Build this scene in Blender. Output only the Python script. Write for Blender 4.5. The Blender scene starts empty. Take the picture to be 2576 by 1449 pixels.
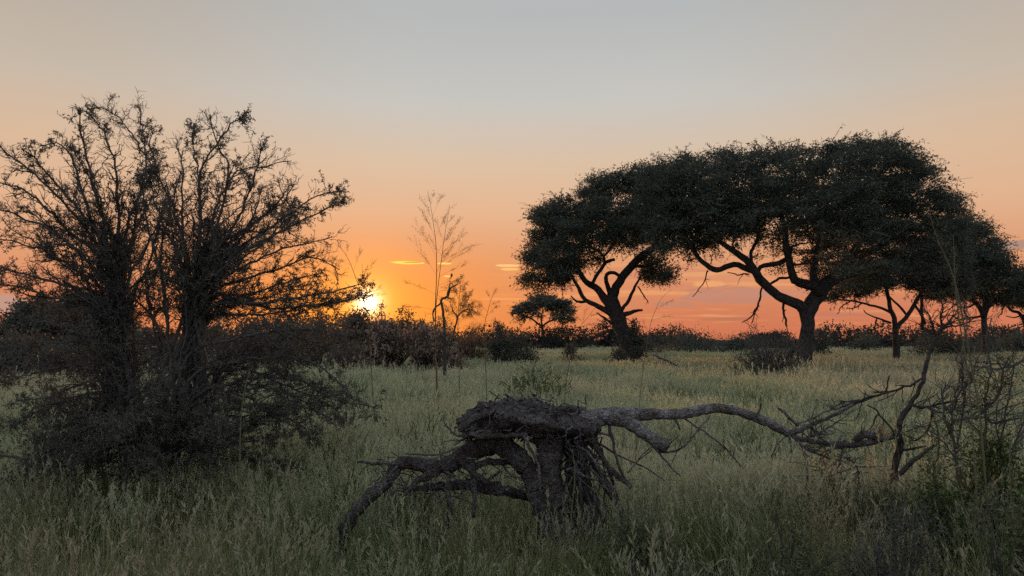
import bpy, math, random
import numpy as np

rng = np.random.default_rng(11)
random.seed(11)
R = math.radians
scene = bpy.context.scene
COL = scene.collection

# ------------------------------------------------------------------ camera
EYE = 2.0                       # standing on a vehicle bed
FPX = 2021.0                    # focal length in pixels of a 2576 px wide picture
HOR = 855.0                     # row of the horizon in that picture
PITCH = math.atan((HOR - 724.5) / FPX)
cam_d = bpy.data.cameras.new('camera')
cam_d.sensor_width = 36.0
cam_d.lens = 36.0 * FPX / 2576.0
cam_d.clip_start = 0.05
cam_d.clip_end = 12000.0
cam = bpy.data.objects.new('camera', cam_d)
cam.location = (0, 0, EYE)
cam.rotation_euler = (R(90) + PITCH, 0, 0)
COL.objects.link(cam)
scene.camera = cam


def ray(px, py):
    u = (px - 1288.0) / FPX
    v = (724.5 - py) / FPX
    return np.array([u, math.cos(PITCH) - v * math.sin(PITCH), math.sin(PITCH) + v * math.cos(PITCH)])


def at(px, py, Y):
    """the point of the place that lies Y metres ahead and shows at px, py"""
    d = ray(px, py)
    return d * (Y / d[1]) + np.array([0, 0, EYE])


def azel(px, py):
    d = ray(px, py)
    d = d / np.linalg.norm(d)
    return math.degrees(math.atan2(d[0], d[1])), math.degrees(math.asin(d[2]))


# ------------------------------------------------------------------ world
SUN_AZ, SUN_EL = azel(926, 760)
SUN_DIR = np.array([math.sin(R(SUN_AZ)) * math.cos(R(SUN_EL)), math.cos(R(SUN_AZ)) * math.cos(R(SUN_EL)), math.sin(R(SUN_EL))])


def lin(r, g, b):
    f = lambda c: (c / 255 / 12.92) if c / 255 <= 0.04045 else ((c / 255 + 0.055) / 1.055) ** 2.4
    return (f(r), f(g), f(b))


world = bpy.data.worlds.new('World')
scene.world = world
world.use_nodes = True
WT = world.node_tree
WT.nodes.clear()


def wn(t, **kw):
    n = WT.nodes.new(t)
    for k, v in kw.items():
        setattr(n, k, v)
    return n


def put(sock, v):
    if hasattr(v, 'is_linked') or isinstance(v, bpy.types.NodeSocket):
        sock.id_data.links.new(v, sock)
    else:
        sock.default_value = v


def m(op, a, b=0.0, c=None, clamp=False):
    n = wn('ShaderNodeMath', operation=op)
    n.use_clamp = clamp
    put(n.inputs[0], a)
    put(n.inputs[1], b)
    if c is not None:
        put(n.inputs[2], c)
    return n.outputs[0]


def gauss(x, s):
    q = m('DIVIDE', x, s)
    return m('EXPONENT', m('MULTIPLY', m('MULTIPLY', q, q), -1.0))


def sstep(x, a, b):
    n = wn('ShaderNodeMapRange', interpolation_type='SMOOTHSTEP')
    put(n.inputs[0], x)
    n.inputs[1].default_value = a
    n.inputs[2].default_value = b
    return n.outputs[0]


def mixc(fac, a, b, blend='MIX'):
    n = wn('ShaderNodeMix', data_type='RGBA', blend_type=blend)
    put(n.inputs[0], fac)
    put(n.inputs[6], a if not isinstance(a, tuple) else (*a, 1))
    put(n.inputs[7], b if not isinstance(b, tuple) else (*b, 1))
    return n.outputs[2]


tcd = wn('ShaderNodeTexCoord').outputs['Generated']
sep = wn('ShaderNodeSeparateXYZ')
WT.links.new(tcd, sep.inputs[0])
EL = m('MULTIPLY', m('ARCSINE', m('MINIMUM', m('MAXIMUM', sep.outputs[2], -1.0), 1.0)), 57.29578)
AZ = m('MULTIPLY', m('ARCTAN2', sep.outputs[0], sep.outputs[1]), 57.29578)
dotn = wn('ShaderNodeVectorMath', operation='DOT_PRODUCT')
WT.links.new(tcd, dotn.inputs[0])
dotn.inputs[1].default_value = SUN_DIR
TH = m('MULTIPLY', m('ARCCOSINE', m('MINIMUM', m('MAXIMUM', dotn.outputs['Value'], -1.0), 1.0)), 57.29578)

ramp = wn('ShaderNodeValToRGB')
stops = [(-5, (196, 112, 82)), (0, (208, 117, 84)), (2, (212, 126, 90)), (3.6, (218, 141, 102)), (5.6, (224, 157, 114)),
         (9, (228, 182, 144)), (12.5, (220, 193, 164)), (16.6, (201, 199, 191)), (22.5, (184, 187, 185)),
         (40, (176, 184, 190)), (85, (166, 178, 190))]
el0, el1 = -5.0, 85.0
cr = ramp.color_ramp
while len(cr.elements) > 1:
    cr.elements.remove(cr.elements[-1])
for i, (e, c) in enumerate(stops):
    p = (e - el0) / (el1 - el0)
    elx = cr.elements[0] if i == 0 else cr.elements.new(p)
    elx.position = p
    elx.color = (*lin(*c), 1)
WT.links.new(m('DIVIDE', m('SUBTRACT', EL, el0), el1 - el0, clamp=True), ramp.inputs[0])
sky = ramp.outputs[0]
# the sky is a little warmer away from the cool patch straight ahead
edge = m('MULTIPLY', sstep(m('ABSOLUTE', m('SUBTRACT', AZ, 2.0)), 8, 34), sstep(EL, 7, 18))
sky = mixc(edge, sky, (1.0, 0.86, 0.74), 'MULTIPLY')
# away from the sunset the sky turns to the cool blue grey of the opposite horizon
ramp2 = wn('ShaderNodeValToRGB')
cr2 = ramp2.color_ramp
cr2.elements[0].color = (*lin(182, 182, 188), 1)
cr2.elements[1].position = 0.6
cr2.elements[1].color = (*lin(176, 190, 206), 1)
WT.links.new(m('DIVIDE', EL, 90.0, clamp=True), ramp2.inputs[0])
sky = mixc(sstep(TH, 40, 95), sky, ramp2.outputs[0])
# broad orange glow along the horizon under and beside the sun
dz = m('SUBTRACT', AZ, SUN_AZ)
wide = m('MULTIPLY', m('MULTIPLY', gauss(dz, 11.0), gauss(m('SUBTRACT', EL, 2.2), 4.6)), 0.92)
sky = mixc(wide, sky, lin(255, 150, 52))
g2 = m('MULTIPLY', m('EXPONENT', m('DIVIDE', TH, -1.5)), 1.2)
sky = mixc(g2, sky, (1.0, 0.44, 0.035), 'ADD')
q4 = m('POWER', m('DIVIDE', TH, 0.40), 1.15)
core = m('MULTIPLY', m('EXPONENT', m('MULTIPLY', q4, -1.0)), 7.0)
cn = wn('ShaderNodeVectorMath', operation='SCALE')
cn.inputs[0].default_value = (1.0, 0.9, 0.6)
WT.links.new(core, cn.inputs[3])
addn = wn('ShaderNodeVectorMath', operation='ADD')
WT.links.new(sky, addn.inputs[0])
WT.links.new(cn.outputs[0], addn.inputs[1])
sky = addn.outputs[0]

hv = wn('ShaderNodeCombineXYZ')
WT.links.new(m('MULTIPLY', AZ, 0.035), hv.inputs[0])
WT.links.new(m('MULTIPLY', EL, 0.16), hv.inputs[1])
hz = wn('ShaderNodeTexNoise')
hz.inputs['Scale'].default_value = 1.0
hz.inputs['Detail'].default_value = 4.0
WT.links.new(hv.outputs[0], hz.inputs['Vector'])
sky = mixc(m('MULTIPLY', sstep(hz.outputs[0], 0.42, 0.68), 0.5), sky, (1.05, 1.03, 1.02), 'MULTIPLY')
sky = mixc(1.0, sky, (0.965, 0.965, 0.99), 'MULTIPLY')
# clouds: thin sheets of cloud far off, laid out by bearing and height
cv = wn('ShaderNodeCombineXYZ')
WT.links.new(m('MULTIPLY', AZ, 0.55), cv.inputs[0])
WT.links.new(m('MULTIPLY', EL, 2.2), cv.inputs[1])
nz = wn('ShaderNodeTexNoise')
nz.inputs['Scale'].default_value = 1.0
nz.inputs['Detail'].default_value = 9.0
nz.inputs['Roughness'].default_value = 0.6
WT.links.new(cv.outputs[0], nz.inputs['Vector'])
N1 = m('SUBTRACT', nz.outputs[0], 0.5)
cv2 = wn('ShaderNodeCombineXYZ')
WT.links.new(m('MULTIPLY', AZ, 0.16), cv2.inputs[0])
WT.links.new(m('MULTIPLY', EL, 2.6), cv2.inputs[1])
cv2.inputs[2].default_value = 7.3
nz2 = wn('ShaderNodeTexNoise')
nz2.inputs['Scale'].default_value = 1.0
nz2.inputs['Detail'].default_value = 5.0
WT.links.new(cv2.outputs[0], nz2.inputs['Vector'])
# long pale and mauve streaks low in the sky to the right of the sun
low = m('MULTIPLY', m('MULTIPLY', sstep(EL, 0.4, 1.6), sstep(EL, 7.0, 4.0)), sstep(AZ, -4.0, 4.0))
sky = mixc(m('MULTIPLY', m('MULTIPLY', sstep(nz2.outputs[0], 0.52, 0.66), low), 0.55), sky, lin(238, 168, 112))
sky = mixc(m('MULTIPLY', m('MULTIPLY', sstep(nz2.outputs[0], 0.47, 0.36), low), 0.5), sky, lin(204, 132, 104))


def cloud(px, py, wpx, hpx, col, amp=1.6, soft=0.5, fac=1.0, flat=0.0):
    global sky
    a, e = azel(px, py)
    w = math.degrees(wpx / FPX)
    h = math.degrees(hpx / FPX)
    qa = m('DIVIDE', m('SUBTRACT', AZ, a), w)
    qe = m('DIVIDE', m('SUBTRACT', EL, e), h)
    if flat:
        qe = m('MAXIMUM', qe, m('MULTIPLY', qe, -flat))
    d = m('ADD', m('MULTIPLY', qa, qa), m('MULTIPLY', qe, qe))
    v = m('ADD', m('SUBTRACT', 1.0, d), m('MULTIPLY', N1, amp))
    sky = mixc(m('MULTIPLY', sstep(v, 0.0, soft), fac), sky, col)


cloud(1815, 748, 120, 30, lin(192, 132, 112), 4.2, 0.5, 0.9, 1.7)
cloud(1900, 740, 170, 16, lin(196, 136, 114), 3.6, 0.7, 0.8, 1.5)
cloud(1700, 765, 60, 9, lin(188, 132, 110), 2.0, 0.6, 0.8)
cloud(1830, 803, 90, 5, lin(180, 112, 92), 1.6, 0.6, 0.7)
cloud(2150, 790, 120, 7, lin(190, 120, 100), 1.8, 0.6, 0.6)
cloud(1780, 714, 50, 9, lin(246, 176, 112), 2.6, 0.6, 0.6)
cloud(1730, 690, 90, 6, lin(238, 170, 116), 2.6, 0.6, 0.5)
cloud(2565, 615, 60, 11, lin(168, 138, 126), 1.6, 0.5, 0.85)
cloud(0, 765, 60, 26, lin(186, 152, 140), 1.6, 0.6, 0.8)
cloud(1030, 661, 44, 4.2, lin(255, 226, 96), 2.6, 0.3, 1.0)
cloud(1005, 660, 26, 2.4, lin(255, 222, 100), 2.6, 0.4, 0.9)
cloud(1040, 660, 26, 1.8, lin(206, 150, 62), 1.8, 0.4, 0.85)
cloud(1118, 663, 21, 2.6, lin(255, 224, 110), 1.8, 0.4, 1.0)
cloud(1277, 668, 44, 4.0, lin(252, 202, 128), 2.4, 0.4, 0.9)
cloud(1282, 677, 26, 4.0, lin(252, 196, 120), 2.2, 0.4, 0.8)
cloud(1125, 695, 10, 2.0, lin(255, 220, 120), 0.6, 0.4, 0.9)
cloud(1260, 752, 70, 3.0, lin(245, 165, 110), 2.0, 0.6, 0.6)

# the physical sky lends its share of light on top of the measured sunset colours
nish = wn('ShaderNodeTexSky', sky_type='NISHITA')
nish.sun_disc = False
nish.sun_elevation = R(max(SUN_EL, 2.0))
nish.sun_rotation = R(SUN_AZ)
bg1 = wn('ShaderNodeBackground')
bg2 = wn('ShaderNodeBackground')
WT.links.new(sky, bg1.inputs[0])
bg1.inputs[1].default_value = 1.0
WT.links.new(nish.outputs[0], bg2.inputs[0])
bg2.inputs[1].default_value = 0.003
adds = wn('ShaderNodeAddShader')
WT.links.new(bg1.outputs[0], adds.inputs[0])
WT.links.new(bg2.outputs[0], adds.inputs[1])
wout = wn('ShaderNodeOutputWorld')
WT.links.new(adds.outputs[0], wout.inputs[0])

# ------------------------------------------------------------------ sun lamp, exposure
sd = bpy.data.lights.new('sun', 'SUN')
sd.energy = 2.0
sd.angle = R(0.53)
sd.color = (1.0, 0.42, 0.14)
so = bpy.data.objects.new('sun', sd)
from mathutils import Vector, noise as mnoise
so.rotation_euler = Vector(SUN_DIR).to_track_quat('Z', 'Y').to_euler()
so.location = (-20, 60, 30)
COL.objects.link(so)

vs = scene.view_settings
vs.view_transform = 'Standard'
vs.look = 'None'
vs.exposure = 0.0
vs.gamma = 1.0
vs.use_curve_mapping = False
scene.cycles.max_bounces = 4
scene.cycles.diffuse_bounces = 2
scene.cycles.transmission_bounces = 2
scene.cycles.use_adaptive_sampling = True
scene.cycles.adaptive_threshold = 0.02
scene.cycles.transparent_max_bounces = 4
scene.cycles.use_denoising = False


# ------------------------------------------------------------------ materials
def mat(name):
    mt = bpy.data.materials.new(name)
    mt.use_nodes = True
    mt.node_tree.nodes.clear()
    return mt, mt.node_tree


def leaf_mat(name, cols, trans=0.3, patch=None):
    """leaf colour picked per leaf; some light passes through"""
    mt, t = mat(name)
    N = t.nodes.new
    L = t.links.new
    geo = N('ShaderNodeNewGeometry')
    rp = N('ShaderNodeValToRGB')
    rp.color_ramp.interpolation = 'LINEAR'
    els = rp.color_ramp.elements
    while len(els) > 1:
        els.remove(els[-1])
    for i, c in enumerate(cols):
        p = i / max(1, len(cols) - 1)
        e = els[0] if i == 0 else els.new(p)
        e.position = p
        e.color = (*c, 1)
    L(geo.outputs['Random Per Island'], rp.inputs[0])
    col = rp.outputs[0]
    if patch:
        oi = N('ShaderNodeObjectInfo')
        nzt = N('ShaderNodeTexNoise')
        nzt.inputs['Scale'].default_value = patch[0]
        nzt.inputs['Detail'].default_value = 3
        L(oi.outputs['Location'], nzt.inputs['Vector'])
        mr = N('ShaderNodeMapRange')
        L(nzt.outputs[0], mr.inputs[0])
        mr.inputs[1].default_value = 0.38
        mr.inputs[2].default_value = 0.62
        mx = N('ShaderNodeMix')
        mx.data_type = 'RGBA'
        mx.blend_type = 'MULTIPLY'
        mx.inputs[0].default_value = 1.0
        mx2 = N('ShaderNodeMix')
        mx2.data_type = 'RGBA'
        L(mr.outputs[0], mx2.inputs[0])
        mx2.inputs[6].default_value = (*patch[1], 1)
        mx2.inputs[7].default_value = (*patch[2], 1)
        L(col, mx.inputs[6])
        L(mx2.outputs[2], mx.inputs[7])
        col = mx.outputs[2]
    d = N('ShaderNodeBsdfDiffuse')
    tr = N('ShaderNodeBsdfTranslucent')
    mxs = N('ShaderNodeMixShader')
    L(col, d.inputs[0])
    L(col, tr.inputs[0])
    mxs.inputs[0].default_value = trans
    L(d.outputs[0], mxs.inputs[1])
    L(tr.outputs[0], mxs.inputs[2])
    o = N('ShaderNodeOutputMaterial')
    L(mxs.outputs[0], o.inputs[0])
    return mt


def bark_mat(name, c1, c2, scale=18, bump=0.6, dist=0.02, cracked=False):
    mt, t = mat(name)
    N = t.nodes.new
    L = t.links.new
    tc = N('ShaderNodeTexCoord')
    n1 = N('ShaderNodeTexNoise')
    n1.inputs['Scale'].default_value = scale
    n1.inputs['Detail'].default_value = 8
    n1.inputs['Roughness'].default_value = 0.7
    L(tc.outputs['Object'], n1.inputs['Vector'])
    v1 = N('ShaderNodeTexVoronoi')
    v1.feature = 'DISTANCE_TO_EDGE'
    v1.inputs['Scale'].default_value = scale * 1.3
    L(tc.outputs['Object'], v1.inputs['Vector'])
    rp = N('ShaderNodeValToRGB')
    rp.color_ramp.elements[0].position = 0.32
    rp.color_ramp.elements[0].color = (*c1, 1)
    rp.color_ramp.elements[1].position = 0.68
    rp.color_ramp.elements[1].color = (*c2, 1)
    L(n1.outputs[0], rp.inputs[0])
    ad = N('ShaderNodeMath')
    ad.operation = 'MULTIPLY_ADD'
    L(v1.outputs[0], ad.inputs[0])
    ad.inputs[1].default_value = 0.8
    L(n1.outputs[0], ad.inputs[2])
    bp = N('ShaderNodeBump')
    bp.inputs['Strength'].default_value = bump
    bp.inputs['Distance'].default_value = dist
    L(ad.outputs[0], bp.inputs['Height'])
    b = N('ShaderNodeBsdfPrincipled')
    b.inputs['Roughness'].default_value = 0.92
    b.inputs['Specular IOR Level'].default_value = 0.15
    col = rp.outputs[0]
    if cracked:
        # split bark: dark cracks between plates, and broad bleached or earthy patches
        ck = N('ShaderNodeMapRange')
        L(v1.outputs[0], ck.inputs[0])
        ck.inputs[2].default_value = 0.16
        ck.inputs[3].default_value = 0.5
        ck.inputs[4].default_value = 1.0
        n3 = N('ShaderNodeTexNoise')
        n3.inputs['Scale'].default_value = scale * 0.16
        n3.inputs['Detail'].default_value = 4
        L(tc.outputs['Object'], n3.inputs['Vector'])
        pr = N('ShaderNodeValToRGB')
        pr.color_ramp.elements[0].position = 0.38
        pr.color_ramp.elements[0].color = (0.70, 0.62, 0.57, 1)
        pr.color_ramp.elements[1].position = 0.62
        pr.color_ramp.elements[1].color = (1.35, 1.35, 1.38, 1)
        L(n3.outputs[0], pr.inputs[0])
        mx = N('ShaderNodeMix')
        mx.data_type = 'RGBA'
        mx.blend_type = 'MULTIPLY'
        mx.inputs[0].default_value = 1.0
        L(col, mx.inputs[6])
        L(pr.outputs[0], mx.inputs[7])
        mx2 = N('ShaderNodeVectorMath')
        mx2.operation = 'SCALE'
        L(mx.outputs[2], mx2.inputs[0])
        L(ck.outputs[0], mx2.inputs[3])
        col = mx2.outputs[0]
    L(col, b.inputs['Base Color'])
    L(bp.outputs[0], b.inputs['Normal'])
    o = N('ShaderNodeOutputMaterial')
    L(b.outputs[0], o.inputs[0])
    return mt


M = {}
M['acacia'] = leaf_mat('acacia leaves', [(0.066, 0.080, 0.064), (0.112, 0.128, 0.100), (0.145, 0.152, 0.118)], 0.28)
M['thorn'] = leaf_mat('thorn bush leaves', [(0.075, 0.078, 0.058), (0.13, 0.128, 0.10), (0.19, 0.17, 0.14), (0.10, 0.11, 0.075)], 0.25)
M['shrub'] = leaf_mat('dark shrub leaves', [(0.075, 0.082, 0.070), (0.12, 0.125, 0.102), (0.145, 0.138, 0.118)], 0.25)
M['brown'] = leaf_mat('brown shrub leaves', [(0.12, 0.092, 0.068), (0.18, 0.135, 0.098), (0.16, 0.145, 0.10), (0.24, 0.18, 0.14)], 0.5)
M['pink'] = leaf_mat('pale pink seed heads', [(0.52, 0.37, 0.31), (0.40, 0.29, 0.24), (0.60, 0.48, 0.40)], 0.5)  # pink of their own, brightened in colour for the flare around the sun
M['green'] = leaf_mat('fresh green leaves', [(0.05, 0.085, 0.028), (0.085, 0.125, 0.04), (0.12, 0.15, 0.055)], 0.3)
M['weed'] = leaf_mat('dull weed leaves', [(0.09, 0.115, 0.055), (0.14, 0.16, 0.08), (0.20, 0.19, 0.115)], 0.3)
M['wood'] = leaf_mat('far woodland leaves', [(0.035, 0.042, 0.038), (0.065, 0.068, 0.058)], 0.2)
M['straw'] = leaf_mat('straw stalks', [(0.20, 0.13, 0.07), (0.26, 0.18, 0.10)], 0.3)
M['silver'] = leaf_mat('pale feathery stalk', [(0.16, 0.17, 0.10), (0.24, 0.23, 0.15)], 0.3)
M['bark'] = bark_mat('acacia bark', (0.030, 0.026, 0.024), (0.125, 0.110, 0.100), 7, 1.0, 0.08)
M['twig'] = bark_mat('thorn bush bark', (0.060, 0.054, 0.050), (0.155, 0.138, 0.126), 30, 0.4, 0.01)
M['dead'] = bark_mat('weathered dead wood', (0.050, 0.045, 0.043), (0.29, 0.27, 0.262), 26, 1.0, 0.03, True)
M['root'] = bark_mat('earthy root bark', (0.034, 0.029, 0.026), (0.30, 0.265, 0.245), 34, 1.0, 0.05, True)
M['lichen'] = bark_mat('lichened log bark', (0.045, 0.039, 0.036), (0.46, 0.43, 0.405), 28, 1.0, 0.04, True)
M['bird'] = bark_mat('dark feathers', (0.010, 0.010, 0.010), (0.022, 0.020, 0.020), 60, 0.2, 0.002)

GR = [(0.34, 0.39, 0.20), (0.45, 0.475, 0.265), (0.54, 0.515, 0.34), (0.37, 0.44, 0.235)]
GN = [(0.23, 0.265, 0.12), (0.31, 0.33, 0.155), (0.45, 0.41, 0.235), (0.24, 0.29, 0.14)]  # greener, darker copy of the field grass; foreground shade put into the colour
M['grass'] = leaf_mat('savanna grass', GR, 0.5, (0.16, (0.80, 0.93, 0.74), (1.10, 1.02, 0.93)))
M['seed'] = leaf_mat('grass seed heads', [(0.54, 0.53, 0.37), (0.64, 0.61, 0.47), (0.48, 0.50, 0.34)], 0.4,
                     (0.13, (0.82, 0.93, 0.76), (1.08, 1.02, 0.93)))
M['grass_near'] = leaf_mat('shade-toned green foreground grass', GN, 0.4, (0.5, (0.72, 0.86, 0.72), (1.1, 1.02, 0.92)))
M['seed_near'] = leaf_mat('shade-toned thin foreground seed heads', [(0.35, 0.33, 0.22), (0.46, 0.43, 0.31), (0.30, 0.31, 0.20)], 0.4,
                          (0.5, (0.75, 0.88, 0.78), (1.1, 1.0, 0.92)))  # darker copy of the field seed heads, shade held in their tone


# ------------------------------------------------------------------ mesh helpers
class MB:
    """collects quads; build() links them as one mesh object"""

    def __init__(self):
        self.v = []
        self.f = []
        self.n = 0

    def add(self, V, F):
        self.v.append(np.asarray(V, float).reshape(-1, 3))
        self.f.append(np.asarray(F, int).reshape(-1, 4) + self.n)
        self.n += len(self.v[-1])

    def tubes(self, P, Rd, sides=4):
        """P (N,K,3) polylines of one length, Rd (N,K) radii"""
        P = np.asarray(P, float)
        Rd = np.asarray(Rd, float)
        N, K, _ = P.shape
        T = np.gradient(P, axis=1)
        T /= np.linalg.norm(T, axis=2, keepdims=True) + 1e-9
        tm = T.mean(axis=1)
        ref = np.where((np.abs(tm[:, 2:3]) > 0.75), np.array([[1.0, 0.13, 0.0]]), np.array([[0.07, 0.0, 1.0]]))
        A = np.cross(T, ref[:, None, :])
        A /= np.linalg.norm(A, axis=2, keepdims=True) + 1e-9
        B = np.cross(T, A)
        ang = np.arange(sides) * 2 * math.pi / sides
        V = P[:, :, None, :] + Rd[:, :, None, None] * (np.cos(ang)[None, None, :, None] * A[:, :, None, :] + np.sin(ang)[None, None, :, None] * B[:, :, None, :])
        idx = np.arange(N * K * sides).reshape(N, K, sides)
        a = idx[:, :-1, :]
        b = np.roll(idx, -1, axis=2)[:, :-1, :]
        c = np.roll(idx, -1, axis=2)[:, 1:, :]
        d = idx[:, 1:, :]
        self.add(V, np.stack([a, b, c, d], -1))

    def tube(self, pts, rad, sides=8, rough=0.0, cap=True):
        P = np.asarray(pts, float)
        Rr = np.asarray(rad, float)
        if cap:
            P = np.vstack([P[:1] - (P[1:2] - P[:1]) * 1e-3, P, P[-1:] + (P[-1:] - P[-2:-1]) * 0.02])
            Rr = np.concatenate([[Rr[0] * 0.03], Rr, [Rr[-1] * 0.03]])
        n0 = len(self.v)
        self.tubes(P[None], Rr[None], sides)
        if rough:
            V = self.v[n0].reshape(len(P), sides, 3)
            c = P[:, None, :]
            k = np.empty((len(P), sides))
            for i in range(len(P)):
                for j in range(sides):
                    p = V[i, j] * 9.0
                    k[i, j] = mnoise.noise(Vector(p)) + 0.5 * mnoise.noise(Vector(p * 2.7))
            self.v[n0] = (c + (V - c) * (1 + rough * k[..., None])).reshape(-1, 3)

    def leaves(self, base, dr, ln, wd, flat=0.0):
        """one folded rhomb per leaf"""
        base = np.asarray(base, float)
        N = len(base)
        dr = dr / (np.linalg.norm(dr, axis=1, keepdims=True) + 1e-9)
        rv = rng.normal(size=(N, 3))
        if flat:
            up = np.array([0, 0, 1.0])
            s = np.cross(dr, up[None]) + rv * (1 - flat)
        else:
            s = np.cross(dr, rv)
        s -= (s * dr).sum(1, keepdims=True) * dr
        s /= np.linalg.norm(s, axis=1, keepdims=True) + 1e-9
        ln = np.broadcast_to(ln, (N,))[:, None]
        wd = np.broadcast_to(wd, (N,))[:, None]
        V = np.stack([base, base + dr * ln * 0.5 + s * wd * 0.5, base + dr * ln, base + dr * ln * 0.5 - s * wd * 0.5], 1)
        self.add(V, np.arange(N * 4).reshape(N, 4))

    def build(self, name, material, parent=None, smooth=False, origin=None):
        V = np.concatenate(self.v)
        F = np.concatenate(self.f)
        o = np.zeros(3)
        if parent is not None:
            o = np.array(parent['_o'])
        elif origin is not None:
            o = np.asarray(origin, float)
        me = bpy.data.meshes.new(name)
        me.vertices.add(len(V))
        me.vertices.foreach_set('co', (V - o).astype(np.float32).ravel())
        me.loops.add(len(F) * 4)
        me.loops.foreach_set('vertex_index', F.astype(np.int32).ravel())
        me.polygons.add(len(F))
        me.polygons.foreach_set('loop_start', np.arange(0, len(F) * 4, 4, dtype=np.int32))
        if smooth:
            me.polygons.foreach_set('use_smooth', np.ones(len(F), dtype=bool))
        me.update(calc_edges=True)
        me.materials.append(material)
        ob = bpy.data.objects.new(name, me)
        ob['_o'] = [float(x) for x in o]
        COL.objects.link(ob)
        if parent is not None:
            ob.parent = parent
        else:
            ob.location = o
        return ob


def tag(o, label=None, cat=None, group=None, kind=None):
    for k, v in (('label', label), ('category', cat), ('group', group), ('kind', kind)):
        if v:
            o[k] = v
    return o


def thing(name, loc, label, cat, group=None):
    o = bpy.data.objects.new(name, None)
    o.empty_display_size = 0.2
    COL.objects.link(o)
    o.location = loc
    o['_o'] = [float(x) for x in loc]
    return tag(o, label, cat, group)


def smooth_line(pts, vals, step):
    """Catmull-Rom through pts, resampled about every step metres; vals ride along"""
    P = np.asarray(pts, float)
    W = np.asarray(vals, float)
    if len(P) == 2:
        n = max(3, int(np.linalg.norm(P[1] - P[0]) / step) + 1)
        t = np.linspace(0, 1, n)[:, None]
        return P[0] * (1 - t) + P[1] * t, (W[0] * (1 - t) + W[1] * t).ravel()
    Q = np.vstack([2 * P[0] - P[1], P, 2 * P[-1] - P[-2]])
    out, wo = [], []
    for i in range(len(P) - 1):
        p0, p1, p2, p3 = Q[i:i + 4]
        n = max(2, int(np.linalg.norm(p2 - p1) / step))
        t = np.linspace(0, 1, n, endpoint=False)[:, None]
        out.append(0.5 * (2 * p1 + (p2 - p0) * t + (2 * p0 - 5 * p1 + 4 * p2 - p3) * t ** 2 + (3 * p1 - p0 - 3 * p2 + p3) * t ** 3))
        wo.append((W[i] * (1 - t) + W[i + 1] * t).ravel())
    out.append(P[-1:])
    wo.append(W[-1:])
    return np.vstack(out), np.concatenate(wo)


def traced(pl, Y, dys=None, widths=None):
    """picture polyline -> points at about Y metres, radii in metres"""
    n = len(pl)
    dys = np.zeros(n) if dys is None else np.interp(np.linspace(0, 1, n), np.linspace(0, 1, len(dys)), dys)
    P = np.array([at(x, y, Y + dy) for (x, y), dy in zip(pl, dys)])
    w = np.interp(np.linspace(0, 1, n), np.linspace(0, 1, len(widths)), widths)
    return P, w * 0.5 * Y / FPX


def wobble(P, amp, seed=0):
    n = len(P)
    if n < 4:
        return P
    k = np.random.default_rng(seed).normal(size=(n, 3)) * amp
    k[0] = 0
    k = (k + np.roll(k, 1, 0)) / 2
    k[0] = 0
    return P + k


def inpoly(x, y, poly):
    poly = np.asarray(poly, float)
    r = np.zeros(len(x), bool)
    j = len(poly) - 1
    for i in range(len(poly)):
        xi, yi = poly[i]
        xj, yj = poly[j]
        c = ((yi > y) != (yj > y)) & (x < (xj - xi) * (y - yi) / (yj - yi + 1e-12) + xi)
        r ^= c
        j = i
    return r


def unit(n):
    v = rng.normal(size=(n, 3))
    return v / np.linalg.norm(v, axis=1, keepdims=True)


# ------------------------------------------------------------------ ground
def ground():
    rs = np.concatenate([[0.0], np.geomspace(1.0, 9000, 90)])
    na = 96
    V, F = [], []
    for i, r in enumerate(rs):
        for j in range(na):
            a = 2 * math.pi * j / na
            x, y = r * math.cos(a), r * math.sin(a)
            z = 0.05 * mnoise.noise(Vector((x * 0.15, y * 0.15, 0.3))) * min(1, r / 4)
            V.append((x, y, z if r < 300 else 0.0))
    V = np.array(V)
    idx = np.arange(len(rs) * na).reshape(len(rs), na)
    F = np.stack([idx[:-1], idx[1:], np.roll(idx, -1, 1)[1:], np.roll(idx, -1, 1)[:-1]], -1).reshape(-1, 4)
    mt, t = mat('dry grassland soil')
    N = t.nodes.new
    L = t.links.new
    tc = N('ShaderNodeTexCoord')
    n1 = N('ShaderNodeTexNoise')
    n1.inputs['Scale'].default_value = 0.35
    n1.inputs['Detail'].default_value = 9
    n1.inputs['Roughness'].default_value = 0.7
    L(tc.outputs['Object'], n1.inputs['Vector'])
    rp = N('ShaderNodeValToRGB')
    rp.color_ramp.elements[0].position = 0.35
    rp.color_ramp.elements[0].color = (0.040, 0.042, 0.028, 1)
    rp.color_ramp.elements[1].position = 0.66
    rp.color_ramp.elements[1].color = (0.10, 0.10, 0.07, 1)
    L(n1.outputs[0], rp.inputs[0])
    b = N('ShaderNodeBsdfDiffuse')
    L(rp.outputs[0], b.inputs[0])
    o = N('ShaderNodeOutputMaterial')
    L(b.outputs[0], o.inputs[0])
    g = MB()
    g.add(V, F)
    tag(g.build('ground', mt, smooth=True), 'flat grassland soil under the tall grass', kind='structure')


ground()


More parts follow.
